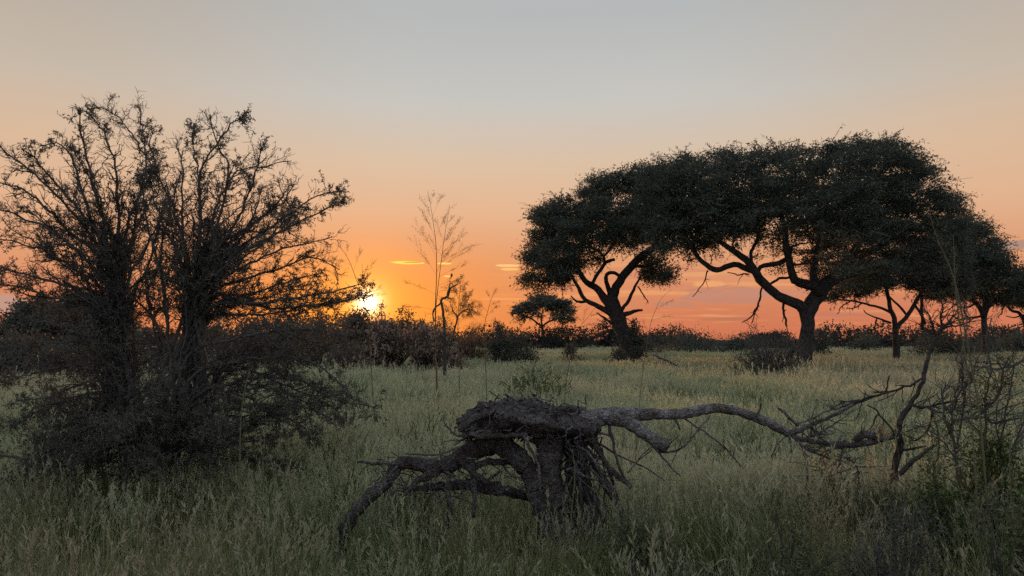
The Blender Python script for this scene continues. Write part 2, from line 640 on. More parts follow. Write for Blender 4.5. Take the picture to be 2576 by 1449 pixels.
# ------------------------------------------------------------------ grass (uncountable: scattered tufts)
def tuft(nbl, rad, h0, h1, wd, nseed, seedlen, curl=0.25, seed_w=0.004):
    """a tuft of curved blades with some seed stalks"""
    b = MB()
    s = MB()
    base = np.zeros((nbl, 3))
    base[:, :2] = rng.normal(size=(nbl, 2)) * rad * 0.5
    lean = rng.normal(size=(nbl, 2)) * curl
    h = rng.uniform(h0, h1, nbl)
    ts = np.array([0, 0.4, 0.75, 1.0])
    wprof = np.array([0.8, 1.0, 0.6, 0.06])
    sd_ = unit(nbl)
    sd_[:, 2] = 0
    sd_ /= np.linalg.norm(sd_, axis=1, keepdims=True)
    P = np.zeros((nbl, 4, 3))
    for k, t in enumerate(ts):
        P[:, k, :2] = base[:, :2] + lean * (h * t ** 2)[:, None]
        P[:, k, 2] = h * t * (1 - 0.12 * t * (lean ** 2).sum(1))
    w = (wd * rng.uniform(0.7, 1.3, nbl))[:, None, None] * wprof[None, :, None] * sd_[:, None, :]
    V = np.stack([P - w, P + w], 2)
    idx = np.arange(nbl * 8).reshape(nbl, 4, 2)
    b.add(V, np.stack([idx[:, :-1, 0], idx[:, :-1, 1], idx[:, 1:, 1], idx[:, 1:, 0]], -1))
    if nseed:
        bs = np.zeros((nseed, 3))
        bs[:, :2] = rng.normal(size=(nseed, 2)) * rad * 0.5
        ln = rng.normal(size=(nseed, 2)) * curl * 0.6
        hh = rng.uniform(h1 * 0.9, h1 * 1.3, nseed)
        P = np.zeros((nseed, 3, 3))
        for k, t in enumerate((0, 0.6, 1.0)):
            P[:, k, :2] = bs[:, :2] + ln * (hh * t ** 2)[:, None]
            P[:, k, 2] = hh * t
        s.tubes(P, np.full((nseed, 3), wd * 0.35), 3)
        k = 9
        tt = np.tile(np.linspace(0, 1, k), nseed)
        tip = np.repeat(P[:, 2], k, 0)
        d = np.repeat(P[:, 2] - P[:, 1], k, 0)
        d /= np.linalg.norm(d, axis=1, keepdims=True)
        bp = tip - d * seedlen * tt[:, None]
        s.leaves(bp, d * 1.0 + unit(len(bp)) * 0.55, seedlen * rng.uniform(0.25, 0.5, len(bp)), seed_w * rng.uniform(0.7, 1.5, len(bp)))
    me = b
    return me, s


PROTO = bpy.data.collections.new('grass tuft shapes')


def proto(name, args, mg='grass', ms='seed'):
    b, s = tuft(*args)
    V = np.concatenate(b.v + (s.v if s.n else []))
    F = np.concatenate(b.f + ([f + b.n for f in s.f] if s.n else []))
    nb = sum(len(f) for f in b.f)
    me = bpy.data.meshes.new(name)
    me.from_pydata(V.tolist(), [], F.tolist())
    me.materials.append(M[mg])
    me.materials.append(M[ms])
    mi = np.zeros(len(F), np.int32)
    mi[nb:] = 1
    me.polygons.foreach_set('material_index', mi)
    o = bpy.data.objects.new(name, me)
    return o


def scatter(name, label, pts, scl, lean, protos, rare=0):
    colp = bpy.data.collections.new(name + ' shapes')
    for p in protos:
        colp.objects.link(p)
    n = len(pts)
    me = bpy.data.meshes.new(name)
    me.vertices.add(n)
    me.vertices.foreach_set('co', pts.astype(np.float32).ravel())
    a = me.attributes.new('rot', 'FLOAT_VECTOR', 'POINT')
    rot = np.stack([rng.normal(size=n) * lean, rng.normal(size=n) * lean, rng.uniform(0, 6.283, n)], 1)
    a.data.foreach_set('vector', rot.astype(np.float32).ravel())
    a = me.attributes.new('scl', 'FLOAT_VECTOR', 'POINT')
    a.data.foreach_set('vector', scl.astype(np.float32).ravel())
    a = me.attributes.new('idx', 'INT', 'POINT')
    common = len(protos) - rare
    ix = rng.integers(0, common, n)
    if rare:
        ix = np.where(rng.uniform(size=n) < 0.06 * rare, rng.integers(common, len(protos), n), ix)
    a.data.foreach_set('value', ix.astype(np.int32))
    ob = bpy.data.objects.new(name, me)
    COL.objects.link(ob)
    tag(ob, label, 'grass', kind='stuff')
    g = bpy.data.node_groups.new(name, 'GeometryNodeTree')
    g.interface.new_socket('Geometry', in_out='INPUT', socket_type='NodeSocketGeometry')
    g.interface.new_socket('Geometry', in_out='OUTPUT', socket_type='NodeSocketGeometry')
    gi = g.nodes.new('NodeGroupInput')
    go = g.nodes.new('NodeGroupOutput')
    ci = g.nodes.new('GeometryNodeCollectionInfo')
    ci.inputs['Collection'].default_value = colp
    ci.inputs['Separate Children'].default_value = True
    ci.inputs['Reset Children'].default_value = True
    iop = g.nodes.new('GeometryNodeInstanceOnPoints')
    iop.inputs['Pick Instance'].default_value = True

    def attr(nm, ty):
        q = g.nodes.new('GeometryNodeInputNamedAttribute')
        q.data_type = ty
        q.inputs['Name'].default_value = nm
        return next(o_ for o_ in q.outputs if o_.enabled and o_.name == 'Attribute')
    e2r = g.nodes.new('FunctionNodeEulerToRotation')
    L = g.links.new
    L(attr('rot', 'FLOAT_VECTOR'), e2r.inputs[0])
    L(gi.outputs[0], iop.inputs['Points'])
    L(ci.outputs[0], iop.inputs['Instance'])
    L(attr('idx', 'INT'), iop.inputs['Instance Index'])
    L(e2r.outputs[0], iop.inputs['Rotation'])
    L(attr('scl', 'FLOAT_VECTOR'), iop.inputs['Scale'])
    L(iop.outputs[0], go.inputs[0])
    md = ob.modifiers.new('scatter', 'NODES')
    md.node_group = g
    return ob


def field(y0, y1, dens, margin=2.5):
    """points strewn over the part of the plain between two distances, thinning in patches"""
    xm = y1 * 0.66 + margin
    n = int((y1 - y0) * 2 * xm * dens)
    x = rng.uniform(-xm, xm, n)
    y = rng.uniform(y0, y1, n)
    k = np.abs(x) < y * 0.66 + margin
    x, y = x[k], y[k]
    return np.stack([x, y, np.zeros(len(x))], 1)


def patchy(p, s, z=0.0):
    return np.array([mnoise.noise(Vector((a * s, b * s, z))) for a, b in p[:, :2]])


def grass():
    pa = [proto('tuft_a%d' % i, (58, 0.22, 0.14, 0.50, 0.0034, 8, 0.09, 0.32, 0.007), 'grass_near', 'seed_near') for i in range(6)]
    pa += [proto('tuft_x%d' % i, (46, 0.10, 0.30, 0.70, 0.0042, 3, 0.10, 0.34, 0.008), 'green', 'seed_near') for i in range(1)]
    pa += [proto('tuft_z0', (10, 0.10, 0.3, 0.66, 0.003, 9, 0.12, 0.22, 0.008), 'seed_near', 'seed_near')]
    p = field(2.6, 8.2, 20)
    pz = patchy(p, 0.8)
    sc = np.clip(0.98 + 0.75 * pz + 0.35 * patchy(p, 2.3, 9) + rng.normal(size=len(p)) * 0.15, 0.3, 1.6)
    rim = np.hypot((p[:, 0] - 0.3) / 1.6, (p[:, 1] - 6.6) / 1.2)
    sc = np.where(rim < 1, np.minimum(sc, 0.95), sc)
    scatter('near_grass', 'thin olive and straw grass filling the foreground', p, np.stack([sc, sc, sc * 0.95], 1), 0.10, pa, 2)
    pb = [proto('tuft_b%d' % i, (70, 0.38, 0.24, 0.56, 0.0042, 34, 0.13, 0.22, 0.010)) for i in range(5)]
    pb += [proto('tuft_x%d' % i, (70, 0.25, 0.4, 0.9, 0.006, 8, 0.12, 0.3, 0.010), 'green', 'seed') for i in range(1)]
    p = np.vstack([field(7.4, 16.0, 13.0), field(16.0, 30.0, 7.5)])
    pz = patchy(p, 0.35, 2)
    sc = np.clip(np.where(p[:, 1] < 12, 0.88, 1.0) + 0.55 * pz + 0.3 * patchy(p, 1.1, 6) + rng.normal(size=len(p)) * 0.14, 0.4, 1.6)
    scatter('middle_grass', 'pale fuzzy seeding grass behind the uprooted stump', p, np.stack([sc, sc, sc], 1), 0.06, pb, 1)
    pc = [proto('tuft_c%d' % i, (90, 1.0, 0.32, 0.66, 0.010, 36, 0.16, 0.2, 0.022)) for i in range(4)]
    p = field(30.0, 75.0, 1.6)
    pz = patchy(p, 0.15, 4)
    sc = np.clip(1.0 + 0.4 * pz + rng.normal(size=len(p)) * 0.12, 0.5, 1.5)
    scatter('far_grass', 'smooth pale grass plain around the big trees', p, np.stack([sc, sc, sc], 1), 0.03, pc)
    pd = [proto('tuft_d%d' % i, (100, 2.6, 0.34, 0.7, 0.03, 30, 0.2, 0.15, 0.05)) for i in range(3)]
    p = field(75.0, 130.0, 0.34, 6)
    sc = np.clip(1.0 + rng.normal(size=len(p)) * 0.15, 0.5, 1.5)
    scatter('plain_grass', 'distant pale strip of grass below the tree line', p, np.stack([sc, sc, sc], 1), 0.01, pd)


grass()


# ------------------------------------------------------------------ far woodland (reads as one mass)
def woodland():
    w = MB()
    n = 230
    xs = np.linspace(-140, 150, n) + rng.normal(size=n) * 1.5
    for i, x in enumerate(xs):
        y = rng.uniform(104, 150)
        top = 3.9 + 3.0 * max(-0.35, mnoise.noise(Vector((x * 0.045, 3.1, 0)))) + 1.5 * mnoise.noise(Vector((x * 0.17, 8.1, 0))) + rng.normal() * 0.35
        if x < -10:
            top += 0.8
        r = rng.uniform(1.8, 5.0)
        k = 480
        u = unit(k)
        u[:, 2] = np.abs(u[:, 2])
        rad = rng.uniform(0.55, 1.0, k)[:, None] ** 0.5
        b = np.array([x, y, top * 0.30]) + u * rad * np.array([r, r, top * 0.70])
        low = rng.uniform(size=k) < 0.3
        b[low, 2] *= 0.35
        w.leaves(b, unit(k) + np.array([0, 0, 0.35]), rng.uniform(0.22, 0.5, k), rng.uniform(0.15, 0.28, k))
        k = 70
        u = unit(k)
        u[:, 2] = np.abs(u[:, 2])
        b = np.array([x, y, 0.1]) + u * rng.uniform(0.2, 1.0, (k, 1)) * np.array([r, r * 0.7, top * 0.72])
        w.leaves(b, unit(k), rng.uniform(0.7, 1.2, k), rng.uniform(0.6, 1.0, k))
    tag(w.build('distant_woodland', M['wood'], origin=(0, 125, 0)), 'dark line of far bush and trees along the horizon', 'woodland', kind='stuff')


woodland()


# ------------------------------------------------------------------ trees
def tree(name, label, base_px, Y, trunk, limbs, poly, depth, nclump, per, leaf, group=None, dead=(), wisps=1.0, clump_r=0.55,
         hang=0.15, noise_cut=None, crownmat='acacia', barkmat='bark', top_bias=0.0, cat='tree', holes=(), lobe=0.0):
    """trunk / limbs: (picture polyline, widths in picture px, depth offsets); poly: outline of the crown in the picture"""
    P0 = at(base_px[0], base_px[1], Y)
    P0[2] = 0.0
    root = thing(name, P0, label, cat, group)
    sk, skr = [], []
    tb = MB()
    tp, tw, td = trunk
    P, w = traced(tp, Y, td, tw)
    P[0, 2] = min(P[0, 2], -0.1)
    P, w = smooth_line(P, w, max(0.12, 0.006 * Y))
    P = wobble(P, 0.012 * Y / 40, 1)
    tb.tube(P, w * 0.94, 14, 0.20)
    sk.append(P)
    skr.append(w)
    tb.build('trunk', M[barkmat], root, True)
    for i, (lp, lw, ld) in enumerate(limbs):
        P, w = traced(lp, Y, ld, lw)
        P, w = smooth_line(P, w, max(0.10, 0.005 * Y))
        P = wobble(P, 0.03 * Y / 40, i + 5)
        lb = MB()
        lb.tube(P, w, 8, 0.12)
        lb.build('limb', M[barkmat], root, True)
        sk.append(P)
        skr.append(w)
    for i, (lp, lw, ld) in enumerate(dead):
        P, w = traced(lp, Y, ld, lw)
        P, w = smooth_line(P, w, 0.12)
        P = wobble(P, 0.03 * Y / 40, i + 50)
        lb = MB()
        lb.tube(P, w, 5)
        # bare side twigs
        n = len(P)
        for q in range(max(2, n // 3)):
            j = int(rng.integers(n // 4, n))
            d = unit(1)[0] * np.array([1, 0.6, 0.6]) + np.array([0, 0, -0.5])
            l = rng.uniform(0.2, 0.6) * Y / 40
            Q = np.array([P[j], P[j] + d * l * 0.5, P[j] + d * l + unit(1)[0] * l * 0.2])
            lb.tubes(Q[None], np.array([[w[j] * 0.6, w[j] * 0.4, w[j] * 0.25]]), 4)
        lb.build('dead_twig', M[barkmat], root)
    # clump centres through the crown
    poly = np.asarray(poly, float)
    mpp = Y / FPX
    pc_ = poly.mean(0)
    dv_ = poly - pc_
    poly = poly - dv_ / np.linalg.norm(dv_, axis=1, keepdims=True) * 0.40 * clump_r / mpp
    x0, y0 = poly.min(0)
    x1, y1 = poly.max(0)
    cx, hw = (x0 + x1) / 2, (x1 - x0) / 2
    cs = []
    tries = 0
    while len(cs) < nclump and tries < 80:
        tries += 1
        x = rng.uniform(x0, x1, 400)
        y = rng.uniform(y0, y1, 400)
        k = inpoly(x, y, poly)
        for hx, hy, hr in holes:
            k &= ((x - hx) ** 2 + (y - hy) ** 2) > hr * hr
        if top_bias:
            k &= rng.uniform(size=400) > top_bias * (y - y0) / (y1 - y0)
        for a, b in zip(x[k], y[k]):
            p = at(a, b, Y)
            s = math.sqrt(max(0.05, 1 - ((a - cx) / hw) ** 2))
            t = rng.uniform(-1, 1)
            dy = t * depth * s
            p[1] += dy
            p[2] = EYE + (p[2] - EYE) * (1 - 0.9 * abs(dy) / Y) - 0.10 * (y1 - y0) * mpp * t * t * (y1 - b) / (y1 - y0)
            p[0] *= 1 - 0.9 * max(0.0, -dy) / Y
            if noise_cut is not None and 0.75 * mnoise.noise(Vector(p * 0.55 + np.array([lobe, 0, 0]))) + 0.6 * mnoise.noise(Vector(p * (2.2 / (clump_r * 4)))) < noise_cut + 0.40 * (b - y0) / (y1 - y0):
                continue
            cs.append(p)
            if len(cs) >= nclump:
                break
    C = np.array(cs)
    # join the clumps to the limbs, nearest first, so the branches fork
    S = np.vstack(sk)
    SR = np.concatenate(skr)
    d0 = np.array([np.min(np.linalg.norm(S - c, axis=1)) for c in C])
    br = []
    brr = []
    for i in np.argsort(d0):
        c = C[i]
        dd = np.linalg.norm(S - c, axis=1) + np.maximum(0, S[:, 2] - c[2]) * 0.8
        j = int(np.argmin(dd))
        a = S[j]
        mid = (a + c) / 2 + np.array([0, 0, -0.08 * np.linalg.norm(c - a)]) + rng.normal(size=3) * 0.09 * np.linalg.norm(c - a)
        t = np.linspace(0, 1, 6)[:, None]
        Q = (1 - t) ** 2 * a + 2 * t * (1 - t) * mid + t ** 2 * c
        Q[1:-1] += rng.normal(size=(4, 3)) * 0.025 * np.linalg.norm(c - a)
        ra = min(SR[j] * 0.7, 0.0016 * Y)
        rr = np.linspace(ra, max(0.25 * ra, 0.0002 * Y), 6)
        br.append(Q)
        brr.append(rr)
        S = np.vstack([S, Q[1:]])
        SR = np.concatenate([SR, rr[1:]])
    bb = MB()
    bb.tubes(np.array(br), np.array(brr), 4)
    ob = bb.build('branches', M[barkmat], root)
    ob['kind'] = 'stuff'
    # leaves
    lf = MB()
    n = len(C) * per
    cc = np.repeat(C, per, 0)
    csz = np.repeat(rng.uniform(0.6, 1.35, len(C)), per)[:, None]
    off = rng.normal(size=(n, 3)) * np.array([0.68, 0.68, 0.27]) * clump_r * csz
    lf.leaves(cc + off, unit(n) * np.array([1, 1, 0.6]) + np.array([0, 0, 0.1]), leaf[0] * rng.uniform(0.5, 1.4, n) * np.where(rng.uniform(size=n) < 0.15, 1.8, 1.0), leaf[1] * rng.uniform(0.5, 1.4, n), 0.0)
    # wispy shoots breaking the outline, and hanging ones below
    ctr = C.mean(0)
    out = C - ctr
    out /= np.linalg.norm(out, axis=1, keepdims=True)
    nw = int(len(C) * wisps)
    sel = rng.integers(0, len(C), nw)
    K = 6
    d = out[sel] * 0.9 + unit(nw) * 0.5 + np.array([0.30, 0, 0.45])
    hg = rng.uniform(size=nw) < np.where(C[sel, 2] < np.median(C[:, 2]), hang * 2.6, hang * 0.2)
    d[hg] = unit(int(hg.sum())) * 0.5 + np.array([0, 0, -1.0])
    d /= np.linalg.norm(d, axis=1, keepdims=True)
    l = clump_r * rng.uniform(1.0, 2.6, nw)
    st = C[sel] + unit(nw) * clump_r * 0.4
    t = np.linspace(0, 1, K)
    W = st[:, None, :] + d[:, None, :] * (l[:, None] * t)[:, :, None]
    W[:, :, 2] -= (l * 0.30)[:, None] * t ** 2 * np.where(hg, -0.2, 1.0)[:, None]
    W[:, :, 0] += (l * 0.25)[:, None] * (t ** 2) * rng.normal(size=(nw, 1))
    W[:, 1:] += rng.normal(size=(nw, K - 1, 3)) * (l * 0.035)[:, None, None]
    wb = MB()
    wb.tubes(W, np.linspace(0.00030 * Y, 0.00014 * Y, K)[None] * np.ones((nw, 1)), 3)
    wo = wb.build('twigs', M[barkmat], root)
    wo['kind'] = 'stuff'
    per_w = 13
    ti = rng.uniform(0.0, K - 1.001, (nw, per_w))
    i0 = ti.astype(int)
    fr = (ti - i0)[..., None]
    ar = np.arange(nw)[:, None]
    pts = (W[ar, i0] * (1 - fr) + W[ar, i0 + 1] * fr).reshape(-1, 3)
    lf.leaves(pts, unit(len(pts)) + np.repeat(d, per_w, 0) * 0.5, leaf[0] * rng.uniform(0.5, 1.0, len(pts)), leaf[1] * rng.uniform(0.5, 1.0, len(pts)))
    co = lf.build('crown', M[crownmat], root)
    co['kind'] = 'stuff'
    return root


UMB = 'spreading camel thorn trees on the plain'
# the great tree on the right
tree('umbrella_tree', 'largest spreading tree with broad domed crown and stout forked trunk, right of centre', (2022, 950), 38.0,
     ([(2016, 975), (2020, 930), (2026, 870), (2031, 830), (2031, 800), (2031, 776)], [50, 46, 38, 34, 36, 46], [0, 0, 0]),
     [([(2030, 790), (2012, 768), (1985, 755), (1956, 742), (1921, 711), (1903, 685), (1877, 654), (1846, 632), (1811, 605), (1770, 575), (1720, 545)],
       [30, 27, 25, 23, 23, 21, 18, 15, 12, 10, 7], [0, -0.5, -1.5, -2.5]),
      ([(1912, 700), (1895, 683), (1857, 667), (1835, 668), (1804, 680), (1769, 662), (1747, 636), (1740, 590), (1725, 545)], [16, 15, 15, 14, 14, 13, 11, 9, 7], [-1, 0, 1.5]),
      ([(2030, 790), (2045, 760), (2057, 742), (2075, 715), (2110, 693), (2136, 654), (2163, 610), (2200, 560), (2260, 500)], [36, 40, 40, 38, 32, 25, 19, 14, 8], [0, 0.5, 1.5, 2.5]),
      ([(2062, 738), (2044, 720), (2022, 714), (2000, 706), (1987, 671), (1978, 619), (1974, 583), (1960, 520), (1930, 460)], [26, 25, 23, 22, 19, 16, 14, 10, 6], [0, -1, -2]),
      ([(2056, 735), (2048, 700), (2048, 676), (2057, 627), (2070, 560), (2090, 480)], [24, 22, 19, 15, 11, 7], [0, 1, 3]),
      ([(1905, 690), (1912, 672), (1935, 665), (1960, 660), (1982, 649), (1990, 620)], [9, 11, 12, 13, 12, 9], [0, -0.5, -1]),
      ([(2120, 685), (2160, 650), (2230, 610), (2310, 570), (2370, 530)], [20, 16, 13, 10, 6], [1, 0, -2]),
      ([(2100, 700), (2150, 690), (2220, 670), (2300, 640)], [16, 13, 10, 6], [1, 2, 3]),
      ([(1930, 720), (1960, 700), (1985, 700)], [6, 7, 6], [0, 0.5]),
      ([(1900, 690), (1890, 640), (1905, 600), (1900, 560)], [10, 9, 8, 6], [0, 2])],
     [(1600, 470), (1612, 425), (1640, 402), (1700, 392), (1760, 380), (1830, 374), (1880, 372), (1930, 360), (2010, 364), (2060, 352), (2110, 337), (2180, 332),
      (2250, 342), (2295, 372), (2335, 402), (2372, 440), (2395, 480), (2425, 520), (2435, 570), (2420, 640), (2340, 690), (2250, 700), (2180, 700), (2120, 712),
      (2075, 690), (2050, 630), (1990, 590), (1900, 590), (1840, 600), (1790, 600), (1740, 610), (1690, 640), (1650, 620), (1620, 560)],
     5.6, 1500, 118, (0.16, 0.050), UMB,
     [([(1917, 724), (1908, 764), (1890, 795), (1868, 812)], [5, 5, 4, 2], [0, -0.5]), ([(1969, 752), (1974, 795), (1980, 822)], [7, 6, 5], [0, 0]),
      ([(1913, 745), (1900, 790), (1890, 815)], [4, 3, 2], [0, 0.3]), ([(1780, 680), (1770, 710), (1745, 745)], [4, 3, 2], [0, 0.3]),
      ([(1885, 690), (1850, 690), (1832, 686)], [4, 3, 2], [0, 0])],
     2.1, 0.42, 0.24, -0.36, top_bias=0.35, holes=[(1930, 560, 18), (1995, 545, 22), (1900, 590, 30), (2150, 530, 12), (2020, 600, 26), (2100, 640, 14), (2210, 645, 16)])

# its neighbour left of it
tree('camel_thorn_tree', 'ragged leaning tree with thick forking trunk, left neighbour of the largest tree', (1580, 925), 46.0,
     ([(1582, 945), (1580, 900), (1577, 860), (1568, 836), (1556, 808), (1546, 784), (1539, 762), (1541, 742)], [54, 46, 41, 40, 40, 41, 40, 30], [0, 0, 0]),
     [([(1541, 748), (1550, 722), (1560, 706), (1579, 680), (1597, 659), (1618, 641), (1641, 627), (1660, 605), (1668, 560), (1650, 500)], [26, 23, 22, 22, 21, 19, 16, 12, 9, 6], [0, -0.5, -1.5]),
      ([(1536, 742), (1529, 722), (1525, 706), (1525, 692), (1534, 687), (1546, 687), (1558, 694)], [14, 12, 11, 10, 9, 9, 8], [0, -0.8, 0]),
      ([(1535, 765), (1520, 748), (1505, 729), (1486, 715), (1470, 703), (1461, 687), (1448, 670), (1430, 640), (1400, 600), (1390, 550)], [26, 22, 19, 16, 14, 13, 11, 9, 7, 5], [0, 0.6, 1.5]),
      ([(1488, 716), (1500, 696), (1512, 675), (1523, 662), (1532, 657), (1546, 654)], [10, 9, 9, 9, 9, 8], [0, -0.6]),
      ([(1520, 664), (1518, 645), (1505, 633), (1490, 625), (1480, 600)], [7, 7, 6, 5, 4], [-0.4, -1]),
      ([(1518, 645), (1528, 635), (1538, 622), (1560, 580)], [6, 6, 5, 4], [-0.4, 0.6]),
      ([(1542, 790), (1525, 782), (1505, 770), (1475, 754), (1456, 724), (1444, 706), (1437, 689), (1425, 665)], [18, 15, 13, 11, 9, 8, 7, 5], [0, -1, -2]),
      ([(1475, 757), (1462, 759), (1451, 758), (1435, 745)], [8, 7, 6, 3], [-0.6, -0.8]),
      ([(1552, 822), (1535, 812), (1521, 800), (1502, 787)], [8, 7, 6, 3], [0, -0.6]),
      ([(1462, 688), (1445, 684), (1431, 687), (1398, 701), (1365, 708), (1340, 690)], [12, 11, 10, 9, 7, 5], [1, 2]),
      ([(1562, 782), (1572, 770), (1581, 754), (1593, 729), (1602, 713), (1612, 690)], [11, 9, 9, 8, 6, 5], [0, -1]),
      ([(1558, 796), (1576, 788), (1595, 783), (1618, 779)], [14, 12, 9, 5], [0, -0.4]),
      ([(1590, 668), (1625, 670), (1655, 660), (1672, 650)], [9, 8, 6, 4], [0, 0.5])],
     [(1316, 690), (1322, 610), (1338, 530), (1375, 497), (1420, 488), (1452, 486), (1472, 442), (1520, 436), (1560, 428), (1600, 410), (1640, 412), (1660, 470),
      (1655, 560), (1640, 600), (1560, 610), (1520, 640), (1450, 650), (1430, 690), (1390, 715), (1330, 722)],
     4.6, 640, 112, (0.17, 0.056), UMB,
     [([(1440, 700), (1420, 715), (1415, 745)], [4, 3, 2], [0, 0.2]), ([(1604, 720), (1622, 745), (1632, 765)], [4, 3, 2], [0, 0.2])],
     2.2, 0.44, 0.26, -0.22, top_bias=0.30, lobe=3.7, holes=[(1508, 560, 16), (1480, 600, 14), (1540, 610, 14), (1400, 640, 10), (1590, 560, 10), (1605, 480, 9)])


def add_clump(root, Y, poly, depth, n, per, leaf, clump_r, mt='acacia', name='leaf_clump', dy=0.0):
    """a separate tuft of foliage on a thing"""
    poly = np.asarray(poly, float)
    x0, y0 = poly.min(0)
    x1, y1 = poly.max(0)
    c = []
    while len(c) < n:
        x = rng.uniform(x0, x1, 60)
        y = rng.uniform(y0, y1, 60)
        k = inpoly(x, y, poly)
        for a, b in zip(x[k], y[k]):
            p = at(a, b, Y)
            p[1] += dy + rng.uniform(-depth, depth)
            c.append(p)
    C = np.array(c[:n])
    cc = np.repeat(C, per, 0) + rng.normal(size=(n * per, 3)) * np.array([0.6, 0.6, 0.45]) * clump_r
    lf = MB()
    lf.leaves(cc, unit(len(cc)) + np.array([0, 0, -0.1]), leaf[0] * rng.uniform(0.5, 1.4, len(cc)), leaf[1] * rng.uniform(0.5, 1.4, len(cc)))
    o = lf.build(name, M[mt], root)
    o['kind'] = 'stuff'
    return o


ct = bpy.data.objects['camel_thorn_tree']
add_clump(ct, 46.0, [(1620, 650), (1660, 640), (1688, 670), (1692, 690), (1672, 712), (1640, 705), (1615, 680)], 1.4, 26, 200, (0.17, 0.06), 0.5)
add_clump(ct, 46.0, [(1316, 690), (1380, 660), (1440, 670), (1420, 705), (1370, 728), (1320, 720)], 1.6, 26, 190, (0.17, 0.06), 0.5)

# trees at the right edge
tree('forked_tree', 'low tree with a V of slim trunks, right of the largest tree', (2254, 920), 47.0,
     ([(2258, 940), (2256, 890), (2254, 850), (2252, 826)], [20, 19, 16, 14], [0, 0]),
     [([(2252, 830), (2249, 800), (2242, 777), (2233, 742), (2225, 710), (2200, 680)], [12, 12, 11, 10, 8, 6], [0, -0.5]),
      ([(2254, 832), (2264, 815), (2286, 790), (2308, 755), (2325, 725), (2345, 690)], [12, 11, 11, 10, 8, 6], [0, 0.8]),
      ([(2247, 790), (2228, 778), (2207, 772), (2163, 759), (2119, 754), (2085, 765)], [8, 7, 6, 5, 4, 2], [0, -1.5]),
      ([(2240, 812), (2220, 805), (2198, 797), (2180, 790), (2172, 780)], [6, 5, 4, 3, 2], [0, -1]),
      ([(2282, 795), (2268, 776), (2250, 760), (2236, 745)], [6, 6, 5, 4], [0.5, 1]),
      ([(2300, 765), (2316, 790), (2330, 812)], [7, 6, 6], [0.6, 1]),
      ([(2318, 742), (2320, 790), (2322, 830)], [8, 8, 9], [1, 1.4])],
     [(2085, 755), (2105, 710), (2150, 680), (2230, 640), (2300, 600), (2390, 590), (2440, 640), (2440, 745), (2370, 745), (2310, 722), (2260, 715), (2200, 735), (2150, 750)],
     3.6, 430, 105, (0.17, 0.060), UMB,
     [([(2207, 800), (2200, 822), (2190, 838)], [4, 3, 2], [0, 0]), ([(2140, 756), (2120, 770), (2105, 790)], [4, 3, 2], [0, 0]),
      ([(2170, 762), (2150, 775), (2130, 778)], [4, 3, 2], [0, 0])],
     1.0, 0.45, 0.3, -0.30)

tree('spreading_tree', 'dark flat tree cut by the right edge of the view, its trunk behind thin grass', (2478, 900), 54.0,
     ([(2480, 915), (2479, 870), (2477, 830), (2475, 795)], [18, 17, 14, 13], [0, 0]),
     [([(2476, 800), (2484, 775), (2500, 760), (2530, 752), (2570, 742), (2620, 735)], [12, 11, 10, 9, 7, 5], [0, 1]),
      ([(2475, 800), (2466, 775), (2445, 750), (2420, 720), (2400, 690)], [14, 12, 10, 8, 6], [0, -1]),
      ([(2476, 790), (2480, 750), (2478, 700), (2470, 640)], [14, 12, 10, 7], [0, 0]),
      ([(2450, 765), (2430, 775), (2410, 770), (2390, 760)], [6, 5, 4, 3], [-0.5, -0.8]),
      ([(2470, 795), (2440, 800), (2415, 805), (2395, 795)], [6, 5, 4, 3], [0, -0.8]),
      ([(2440, 805), (2425, 785), (2428, 760)], [5, 4, 3], [0, -0.8])],
     [(2335, 660), (2350, 590), (2400, 530), (2450, 535), (2490, 555), (2515, 590), (2530, 640), (2560, 672), (2620, 690), (2660, 720), (2650, 760), (2560, 762), (2490, 745), (2430, 752), (2390, 720)],
     5.0, 620, 105, (0.18, 0.064), UMB, [([(2530, 752), (2520, 785), (2510, 800)], [4, 3, 2], [0, 0])], 1.0, 0.5, 0.25, -0.34)

tree('edge_tree', 'half hidden tree with crooked twigs at the extreme right edge', (2590, 890), 58.0,
     ([(2596, 900), (2590, 850), (2582, 815), (2572, 795)], [20, 18, 15, 13], [0, 0]),
     [([(2572, 797), (2562, 786), (2548, 782), (2538, 770), (2530, 757)], [9, 8, 7, 6, 4], [0, 0]),
      ([(2575, 800), (2590, 780), (2610, 760)], [10, 9, 7], [0, 0]),
      ([(2565, 795), (2550, 798), (2530, 795)], [4, 3, 2], [0, 0])],
     [(2540, 760), (2560, 735), (2620, 715), (2680, 730), (2690, 770), (2640, 775), (2590, 770)], 3.0, 60, 110, (0.28, 0.1), UMB, (), 1.0, 0.6, 0.3)

# the small umbrella tree in the distance
tree('small_acacia', 'small flat-topped acacia on the horizon below the leaning tree', (1366, 880), 105.0,
     ([(1366, 900), (1365, 860), (1365, 830), (1363, 818)], [9, 8, 7, 7], [0, 0]),
     [([(1364, 822), (1350, 812), (1335, 800), (1315, 790)], [5, 5, 4, 3], [0, -0.5]), ([(1364, 822), (1380, 810), (1400, 800), (1420, 790)], [5, 5, 4, 3], [0, 0.6]),
      ([(1364, 820), (1362, 800), (1366, 780)], [5, 4, 3], [0, 0])],
     [(1276, 796), (1296, 766), (1326, 752), (1352, 738), (1390, 740), (1412, 752), (1440, 760), (1456, 786), (1446, 808), (1412, 818), (1380, 796), (1340, 798), (1316, 812), (1296, 806)],
     4.0, 130, 80, (0.30, 0.12), None, (), 2.0, 0.5, 0.35, -0.12, crownmat='acacia', lobe=9.1)


